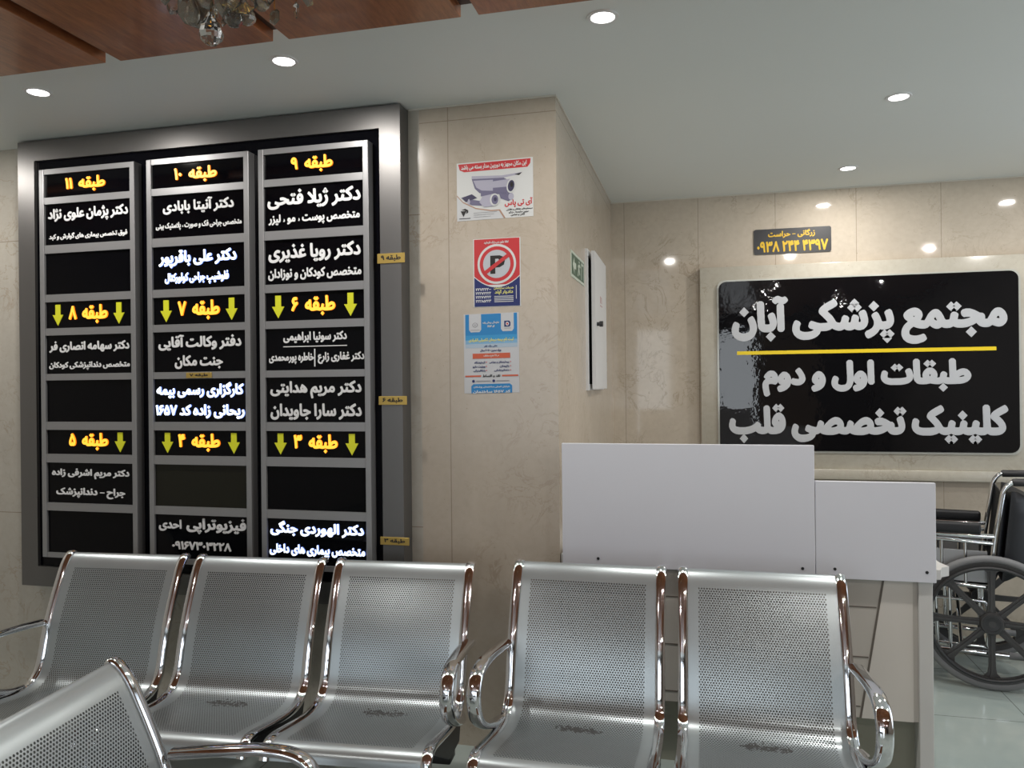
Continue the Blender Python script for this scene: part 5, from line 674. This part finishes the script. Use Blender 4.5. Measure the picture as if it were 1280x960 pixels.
# ------------------------------------------------------------------ perforated steel waiting benches
PITCH, MODW, RAIL = .573, .534, .0172
PROFILE = [(.032, .803), (.028, .811), (.014, .806), (-.004, .788), (-.022, .760), (-.042, .718), (-.070, .655), (-.098, .585), (-.122, .51), (-.143, .43), (-.168, .382), (-.215, .355), (-.28, .350), (-.36, .360), (-.45, .376), (-.52, .388), (-.560, .388), (-.588, .372), (-.598, .345)]
def profile_curve(): return [Vector(p) for p in smooth_path([(0, y, z) for y, z in PROFILE], 5)]
def seat_sheet(parent, x, kz):
    C = profile_curve(); n = len(C); hw = MODW/2-2*RAIL+.006; nx = 6; V, F, uv = [], [], []
    L = [0]
    for i in range(1, n): L.append(L[-1]+(C[i]-C[i-1]).length)
    for lay in (0, 1):
        for i in range(n):
            t = (C[min(i+1, n-1)]-C[max(i-1, 0)]).normalized(); nn = Vector((0, -t.z, t.y))
            for j in range(nx+1):
                u = -hw+2*hw*j/nx; p = C[i]-nn*(.0016*lay)
                V.append((u, p.y, p.z*kz)); uv.append((u, L[i]))
    w = nx+1; o = n*w
    for i in range(n-1):
        for j in range(nx):
            a = i*w+j; F.append((a, a+1, a+w+1, a+w)); F.append((o+a, o+a+w, o+a+w+1, o+a+1))
    for i in range(n-1): F.append((i*w, i*w+w, o+i*w+w, o+i*w)); F.append((i*w+nx, o+i*w+nx, o+i*w+w+nx, i*w+w+nx))
    for j in range(nx): F.append((j, o+j, o+j+1, j+1)); F.append(((n-1)*w+j, (n-1)*w+j+1, o+(n-1)*w+j+1, o+(n-1)*w+j))
    b = MB(); b.geo(V, F); ob = b.build('seat_shell', M['sheet'], parent, 40, uv); ob.location.x = x; return ob
def bench(label, loc, rz, n, arms, kz=1.0, lift=0):
    root = thing('waiting_bench', label, 'bench', loc, rz, 'perforated steel waiting benches')
    C = [Vector((0, p.y, p.z*kz)) for p in profile_curve()]
    for i in range(n):
        xc = MODW/2+i*PITCH; sh = seat_sheet(root, xc, kz)
        for sx in (-1, 1):
            b = MB(); b.tube([p+Vector((sx*(MODW/2-RAIL), 0, 0)) for p in C], RAIL, .0105, (1, 0, 0), 12, sq=.75)
            r = b.build('side_rail', M['chrome'], sh, 40); r['label'] = 'polished chrome side rail'
            b = MB(); x = sx*(MODW/2-RAIL)     # pressed bracket from the rail down to the beam
            b.prism([(-.16, .36*kz), (-.30, .335*kz), (-.50, .372*kz), (-.53, .365*kz), (-.33, .25), (-.20, .25)], lambda y, z, t: (x-.004+.008*t, y, z)); b.build('seat_bracket', M['black_metal'], sh, 0)
    xl, xr = 0, (n-1)*PITCH+MODW
    b = MB(); b.box(xl+.02, xr-.02, -.30, -.23, .215, .255, 0, .005); o = b.build('beam', M['black_metal'], root, 30); o['label'] = 'black steel beam under the seats'
    arm = [(.010, -.112, .566), (.011, -.15, .570), (.012, -.22, .578), (.015, -.31, .585), (.017, -.39, .583), (.018, -.44, .566), (.018, -.466, .530), (.018, -.464, .485), (.017, -.438, .440), (.016, -.385, .402), (.014, -.32, .374), (.008, -.26, .355), (-.006, -.215, .352)]
    for side, on in ((-1, arms[0]), (1, arms[1])):
        if not on: continue
        base = xr-RAIL if side > 0 else xl+RAIL
        b = MB(); b.tube(smooth_path([(base+side*(x+.012), y, z*kz+lift*min(1, max(0, (z-.35)/.1))) for x, y, z in arm], 6), .0225, .012, (1, 0, 0), 14, sq=.8)
        a = b.build('armrest', M['chrome'], root, 40); a['label'] = 'curved chrome armrest'
    for x in (xl+.30, xr-.30):
        b = MB(); b.tube([(x, -.265, .03), (x, -.265, .22)], .03, .02, (1, 0, 0), 12, sq=.7)
        b.tube(smooth_path([(x, .02, .028), (x, -.1, .045), (x, -.265, .06), (x, -.42, .045), (x, -.54, .028)], 4), .022, .012, (1, 0, 0), 10)
        lg = b.build('leg', M['chrome'], root, 40)
        b = MB()
        for y in (.01, -.53): b.lathe([(.02, 0), (.022, .008), (.016, .026)], (x, y, 0), 'z', 14)
        b.build('foot', M['black_plastic'], lg, 40)
    return root
bench('three-seat perforated steel bench under the directory board', (-2.492, 2.585, 0), math.radians(4.3), 3, (1, 1), .985)
bench('perforated steel bench of two seats in front of the white reception desk', (-.662, 2.69, 0), 0, 2, (1, 1), 1.013)
ang = math.radians(95.5)
bench('nearest perforated steel bench, turned sideways at the lower left corner', (-1.352-math.cos(ang)*(PITCH+MODW), 1.589-math.sin(ang)*(PITCH+MODW), 0), ang, 2, (1, 1), .994, .022)
# ------------------------------------------------------------------ reception desk
desk = thing('reception_desk', 'cream reception desk with tall white screen boards behind the right bench', 'desk', (.12, 3.2, 0))
b = MB()
b.box(-.545, .728, 3.0, 3.03, .25, .758); b.box(-.545, -.51, 3.03, 3.5, 0, .758)
child(b, 'front', M['desk'], desk, smooth=0)
b = MB()                                     # joints of the clad front
for z in (.648, .468, .29): b.box(-.54, .53+.157*(z-.24), 2.9985, 3.001, z-.0022, z+.0022)
b.prism([(.534, .25), (.541, .25), (.622, .758), (.615, .758)], lambda x, z, t: (x, 3.001-.003*t, z))
child(b, 'front_joint', M['desk_seam'], desk, smooth=0)
b = MB(); b.prism([(.541, .25), (.712, .25), (.712, .758), (.622, .758)], lambda x, z, t: (x, 3.0-.004*t, z)); child(b, 'cover_board', mat('desk_cover', (.66, .62, .57), .35), desk, smooth=0)
b = MB(); b.box(-.51, .728, 3.055, 3.075, 0, .25); tag(child(b, 'plinth', M['desk_plinth'], desk, smooth=0), 'recessed olive grey plinth')
b = MB(); b.box(.728, .774, 2.985, 3.52, 0, .758, 0, .002, 1); child(b, 'end_panel', M['white_edge'], desk, smooth=0)
b = MB(); b.prism([(-.545, 2.989), (.80, 2.989), (.815, 3.03), (.845, 3.055), (.83, 3.12), (.83, 3.56), (-.545, 3.56)], lambda x, y, t: (x, y, .760+.034*t)); tag(child(b, 'desktop', M['white_edge'], desk, smooth=0), 'white desktop with a chipped corner')
for nm, x0, x1, zb, zt, y0, sc, lb in (('screen_board', -.535, .386, .757, 1.228, 2.968, ((-.397, .787), (.343, .783)), 'taller and wider white screen board'),
        ('screen_board', .3885, .782, .752, 1.100, 2.970, ((.452, .786), (.752, .788)), 'lower right white screen board')):
    b = MB(); b.box(x0, x1, y0, 2.989, zb, zt, 0, .0012, 1); bd = child(b, nm, M['white_board'], desk, smooth=0); tag(bd, lb)
    for x, z in sc:
        b = MB(); b.lathe([(.0055, 0), (.0055, -.0015), (.003, -.002)], (x, y0, z), 'y', 12); o = b.build('screw', M['black_metal'], bd, 0)
# ------------------------------------------------------------------ wheelchair (faces -X, its left side towards the camera)
wc = thing('wheelchair', 'folding wheelchair with black upholstery and mag wheels behind the reception desk', 'wheelchair', (1.305, 4.07, 0), math.radians(-12))
def wheel(y, sgn):
    b = MB(); R = .316; c = (0, y, R)
    b.lathe([(R-.018+.018*math.cos(a), .017*math.sin(a)) for a in [2*PI*i/10 for i in range(10)]], c, 'y', 56, closed=True); t = b.build('rear_wheel', M['rubber'], wc, 50); t['label'] = 'large grey-tyred rear wheel'
    b = MB(); b.lathe([(.285, -.012), (.285, .012), (.258, .010), (.254, 0), (.258, -.010)], c, 'y', 56, closed=True)
    b.lathe([(.046, -.03), (.052, -.02), (.052, .03), (.0, .03)], c, 'y', 24); 
    for k in range(8):
        a = k*PI/4; d = Vector((math.cos(a), 0, math.sin(a))); s = Vector((-math.sin(a), 0, math.cos(a))); o = Vector(c)
        for hw, dy0, dy1 in ((1, -.006, .008), (.34, -.013, -.006)):
            pts = [(.04, .017*hw), (.12, .0135*hw), (.20, .0145*hw), (.235, .019*hw), (.262, .045*hw)]
            pts = pts + [(r, -w) for r, w in reversed(pts)]
            b.prism(pts, lambda r, w, t: o+d*r+s*w+Vector((0, sgn*(dy0+(dy1-dy0)*t), 0)))
    b.build('spoked_rim', M['grey_plastic'], t, 30)
    b = MB(); b.lathe([(.040, -.034*1), (.040, -.030), (.033, -.030), (.033, -.034)], c, 'y', 28, closed=True); b.lathe([(.0, -.029), (.031, -.031), (.031, -.028)], c, 'y', 24); b.build('hub_cap', M['black_plastic'], t, 30)
    b = MB(); yy = -sgn*0+(-.034 if sgn > 0 else .034)
    b.lathe([(.262+.008*math.cos(a), yy+.008*math.sin(a)) for a in [2*PI*i/8 for i in range(8)]], c, 'y', 56, closed=True)
    b.build('hand_rim', M['black_plastic'], t, 50)
wheel(0, 1); wheel(.50, -1)
TR = .0115
for y, lb in ((.055, 'near'), (.445, 'far')):
    b = MB()
    b.tube(smooth_path([(.0, y, .20), (.003, y, .46), (.018, y, .66), (.05, y, .88), (.062, y, .935), (.088, y, .968), (.12, y, .974)], 5), TR, n=12); cn = b.build('back_cane', M['chrome'], wc, 50)
    b = MB(); b.tube([(.095, y, .972), (.1, y, .973), (.225, y, .977), (.232, y, .977)], .0185, n=14, taper=[.8, 1, 1, .8]); b.build('hand_grip', M['black_plastic'], cn, 50)
    b = MB()
    b.tube([(.02, y, .712), (-.36, y, .712)], TR, n=10); b.tube(smooth_path([(-.30, y, .690), (-.34, y, .686), (-.375, y, .66), (-.385, y, .60), (-.385, y, .48)], 4), TR, n=10)
    b.tube([(.012, y, .678), (-.30, y, .690)], TR*.9, n=10)
    for x in (-.10, -.2, -.27): b.tube([(x, y, .685), (x, y, .47)], .009, n=8)
    b.tube([(.0, y, .47), (-.42, y, .48)], TR, n=10); b.tube([(.1, y, .155), (-.40, y, .155)], TR, n=10)
    b.tube(smooth_path([(-.02, y, .40), (-.30, y, .40), (-.33, y, .38), (-.335, y, .22), (-.31, y, .19), (-.04, y, .185), (-.012, y, .2), (-.012, y, .37), (-.03, y, .40)], 4), .008, n=8)
    for x in (-.42,): b.tube([(x, y, .50), (x, y, .155)], TR, n=10)
    b.tube([(-.23, y, .47), (-.22, y, .155)], .009, n=8); b.tube([(-.17, y, .47), (-.165, y, .155)], .009, n=8)
    b.build('side_frame', M['chrome'], wc, 50)
    b = MB(); b.tube([(.075, y, .155), (.08, y, .155), (.15, y, .155)], .016, n=12); o = b.build('tip_cap', M['rubber'], wc, 50); o['label'] = 'dark rubber tipping cap'
    b = MB(); b.box(-.37, -.035 if lb == 'near' else .0, y-.025, y+.03, .722, .772, 0, .012, 3); o = b.build('arm_pad', M['vinyl'], wc, 40); o['label'] = 'padded black vinyl armrest'
    b = MB(); b.box(-.36, -.01, y-.006, y-.002, .49, .64, 0, .001, 1); o = b.build('side_guard', M['alu'], wc, 0); o['label'] = 'flat grey side guard'
    b = MB(); b.tube([(-.42, y, .44), (-.46, y, .43), (-.56, y, .16), (-.57, y, .12)], TR, n=10); fr = b.build('footrest_hanger', M['chrome'], wc, 50)
    b = MB(); sgn = 1 if y < .25 else -1; b.box(-.68, -.52, min(y, y+sgn*.15), max(y, y+sgn*.15), .105, .12, 0, .004, 1); b.build('footplate', M['black_plastic'], fr, 30)
    b = MB(); b.lathe([(.075+.015*math.cos(a), .016*math.sin(a)) for a in [2*PI*i/8 for i in range(8)]], (-.40, y, .09), 'y', 28, closed=True); b.lathe([(.072, -.008), (.072, .008)], (-.40, y, .09), 'y', 24); b.tube([(-.40, y-.03, .09), (-.40, y-.03, .15), (-.40, y+.03, .15), (-.40, y+.03, .09)], .007, n=6)
    b.build('caster', M['black_plastic'], wc, 40)
b = MB()
b.tube([(-.12, .055, .17), (-.12, .445, .47)], .010, n=10); b.tube([(-.16, .055, .47), (-.16, .445, .17)], .010, n=10); b.tube([(.0, -.01, .316), (.0, .51, .316)], .012, n=10)
b.build('cross_brace', M['chrome'], wc, 50)
b = MB(); V = []; nx, nz = 8, 4
for i in range(nx+1):
    for j in range(nz+1):
        fy, fx = i/nx, j/nz; V.append((-.40+.41*fx, .055+.39*fy, .492-.02*math.sin(PI*fy)))
F = [(i*(nz+1)+j, i*(nz+1)+j+1, (i+1)*(nz+1)+j+1, (i+1)*(nz+1)+j) for i in range(nx) for j in range(nz)]
n = len(V); V2 = V+[(x, y, z-.025) for x, y, z in V]; F2 = F+[tuple(k+n for k in reversed(q)) for q in F]
b.geo(V2, F2); rim = [i*(nz+1) for i in range(nx+1)]; b.f += [(rim[i], rim[i+1], rim[i+1]+n, rim[i]+n) for i in range(nx)]; b.m += [0]*nx
b.f += [(rim[i]+nz, rim[i]+nz+n, rim[i+1]+nz+n, rim[i+1]+nz) for i in range(nx)]; b.m += [0]*nx
o = b.build('seat_sling', M['vinyl'], wc, 40); o['label'] = 'black vinyl seat sling'
def sling(name, x0, th, za, zb, bul, lb, ya=.05, yb=.45):
    b = MB(); n1, n2 = 10, 8; A = []
    for lay in (0, 1):
        for i in range(n1+1):
            for j in range(n2+1):
                fy, fz = i/n1, j/n2; z = za+(zb-za)*fz - (.02*math.sin(PI*fy) if fz == 1 else 0)
                lean = .015+max(0, z-.46)*.1; e = math.sin(PI*fy)*min(1, 3*math.sin(PI*fz)+.15)
                A.append((x0+lean+(bul*e if lay or name == 'back_sling' else 0)+th*lay*(.25+.75*min(1, 4*math.sin(PI*fy)))*(.3+.7*min(1, 4*math.sin(PI*fz))), ya+(yb-ya)*fy, z))
    w = n2+1; o = (n1+1)*w; F = []
    for i in range(n1):
        for j in range(n2): a = i*w+j; F += [(a, a+1, a+w+1, a+w), (o+a, o+a+w, o+a+w+1, o+a+1)]
    for i in range(n1): a = i*w; F += [(a, a+w, o+a+w, o+a), (a+n2, o+a+n2, o+a+w+n2, a+w+n2)]
    for j in range(n2): a = n1*w+j; F += [(j, o+j, o+j+1, j+1), (a, a+1, o+a+1, o+a)]
    b.geo(A, F); q = b.build(name, M['vinyl'], wc, 50); q['label'] = lb
sling('back_sling', 0, .014, .50, .925, .03, 'black vinyl backrest')
sling('back_pouch', .03, .09, .50, .93, .06, 'black pouch hanging behind the backrest', .06, .44)
# ------------------------------------------------------------------ recessed ceiling downlights
def downlight(x, y, label, r=.036, zc=None):
    zc = zc or ZC
    t = thing('downlight', label, 'ceiling light', (x, y, zc), 0, 'recessed ceiling downlights')
    b = MB(); b.lathe([(r, -.001), (r+.002, -.004), (r+.012, -.004), (r+.014, 0), (r+.004, 0)], (0, 0, 0), 'z', 32, closed=True); b.build('trim_ring', M['lamp_ring'], t, 40)
    b = MB(); b.lathe([(0, -.0025), (r, -.0025), (r, -.0005), (0, -.0005)], (0, 0, 0), 'z', 32); o = b.build('lens', M['lamp_lens'], t, 0); o['label'] = 'glowing white lens'
    l = bpy.data.lights.new('downlight_beam', 'AREA'); l.shape = 'DISK'; l.size = 2*r; l.energy = LAMP_POWER; l.color = (1, .96, .91)
    o = bpy.data.objects.new('downlight_beam', l); o.location = (x, y, zc-.006); COL.objects.link(o)
downlight(-2.454, 2.446, 'ceiling downlight at far left, beside the ceiling slab corner')
downlight(-1.406, 2.436, 'ceiling downlight above the directory board, right of the chandelier')
downlight(-.290, 2.401, 'nearest ceiling downlight at the top of the photo')
downlight(.772, 3.387, 'ceiling downlight over the desk, right of the column')
downlight(.763, 4.449, 'farthest ceiling downlight, close to the alcove wall')
for i, (x, y) in enumerate(((1.9, 4.2), (1.9, 2.45), (.77, 2.4), (1.9, .4), (.8, .2), (1.9, -1.8), (.8, -2.0), (-3.5, 2.45), (-1.9, -.2), (-1.6, -2.4))):
    downlight(x, y, 'ceiling downlight seen only as a reflection in the polished walls', zc=ZC if y > 2.2 else ZC-.045)
# ------------------------------------------------------------------ crystal chandelier under the mahogany slabs
CX, CY, CT = -.95, 1.45, ZC-.045
ch = thing('chandelier', 'crystal chandelier hanging under the mahogany slabs, only its lowest drops showing', 'chandelier', (CX, CY, CT))
b = MB(); b.lathe([(0, CT), (.06, CT), (.055, CT-.015), (.02, CT-.03), (0, CT-.03)], (CX, CY, 0), 'z', 28); child(b, 'canopy', M['brass'], ch, smooth=40)
b = MB(); b.lathe([(.007, CT-.025), (.007, CT-.1), (.02, CT-.12), (.024, CT-.15), (.012, CT-.18), (.012, 2.30), (.02, 2.285), (0, 2.275)], (CX, CY, 0), 'z', 20); child(b, 'stem', M['brass'], ch, smooth=40)
for r, z in ((.15, 2.385), (.10, 2.36), (.06, 2.34)):
    b = MB(); b.lathe([(r+.004*math.cos(a), z+.004*math.sin(a)) for a in [2*PI*i/8 for i in range(8)]], (CX, CY, 0), 'z', 40, closed=True)
    for k in range(4): a = k*PI/2+.4; b.tube([(CX, CY, 2.39), (CX+r*math.cos(a), CY+r*math.sin(a), z)], .003, n=6)
    child(b, 'ring', M['brass'], ch, smooth=50)
def drop(x, y, zt, zb, w, kind, k=0):
    w *= 1.22; b = MB(); h = zt-zb; c = (x, y, 0)
    if kind == 'pear': b.lathe([(0, zt), (w*.12, zt-h*.03), (w*.22, zt-h*.2), (w*.42, zt-h*.45), (w*.5, zt-h*.66), (w*.44, zt-h*.82), (w*.25, zt-h*.95), (0, zb)], c, 'z', 9)
    elif kind == 'ball': b.lathe([(w*.5*math.sin(PI*i/6), (zt+zb)/2+h/2*math.cos(PI*i/6)) for i in range(7)], c, 'z', 9)
    else:
        a = .24+k*.9; pts = [(-.25, 1), (.25, 1), (.5, .8), (.5, .28), (0, 0), (-.5, .28), (-.5, .8)] if kind == 'prism' else [(-.25, 1), (.25, 1), (.5, .75), (.5, .25), (.25, 0), (-.25, 0), (-.5, .25), (-.5, .75)]
        fn = lambda u, v, d: (x+u*w*math.cos(a)-d*math.sin(a), y+u*w*math.sin(a)+d*math.cos(a), zb+v*h)
        m = len(pts); V = [fn(.6*u, .5+.6*(v-.5), -w*.22) for u, v in pts]+[fn(u, v, 0) for u, v in pts]+[fn(.6*u, .5+.6*(v-.5), w*.22) for u, v in pts]
        b.geo(V, [tuple(range(m))[::-1], tuple(range(2*m, 3*m))]+[(i+q*m, (i+1) % m+q*m, (i+1) % m+(q+1)*m, i+(q+1)*m) for q in (0, 1) for i in range(m)])
    b.tube([(x, y, zt-.002), (x, y, zt+.025), (x, y, zt+.055)], .0012, n=5, mi=1)
    child(b, 'crystal_drop', [M['crystal'] if k % 2 == 0 else M['crystal_smoke'], M['brass']], ch, smooth=0)
drop(-1.008, 1.45, 2.258, 2.186, .042, 'pear', 0)
for x, y, zt, zb, w, kind, k in ((-1.062, 1.46, 2.30, 2.238, .052, 'octagon', 1), (-1.038, 1.43, 2.285, 2.222, .03, 'pear', 1), (-.966, 1.47, 2.275, 2.228, .036, 'ball', 0), (-.975, 1.44, 2.305, 2.238, .028, 'prism', 1),
        (-.93, 1.45, 2.305, 2.246, .05, 'octagon', 0), (-.955, 1.5, 2.295, 2.245, .034, 'pear', 1), (-.90, 1.47, 2.31, 2.255, .03, 'pear', 1), (-.872, 1.45, 2.315, 2.250, .026, 'prism', 0), (-.838, 1.45, 2.325, 2.262, .026, 'octagon', 0),
        (-.985, 1.48, 2.305, 2.243, .034, 'octagon', 1), (-1.03, 1.46, 2.30, 2.24, .036, 'prism', 1), (-.945, 1.43, 2.30, 2.24, .034, 'prism', 0), (-.80, 1.46, 2.33, 2.268, .026, 'prism', 1), (-1.10, 1.45, 2.325, 2.263, .024, 'octagon', 0), (-1.08, 1.50, 2.315, 2.258, .026, 'prism', 1), (-1.015, 1.5, 2.30, 2.248, .03, 'prism', 0), (-1.0, 1.42, 2.30, 2.25, .03, 'octagon', 1)):
    drop(x, y, zt, zb, w, kind, k)
for k in range(14):
    a = 2*PI*k/14+.2; x, y = CX+.15*math.cos(a), CY+.15*math.sin(a)
    if y < CY-.02 or y > CY+.06: drop(x, y, 2.325, 2.268+.02*(y > CY), .024, 'prism', k)
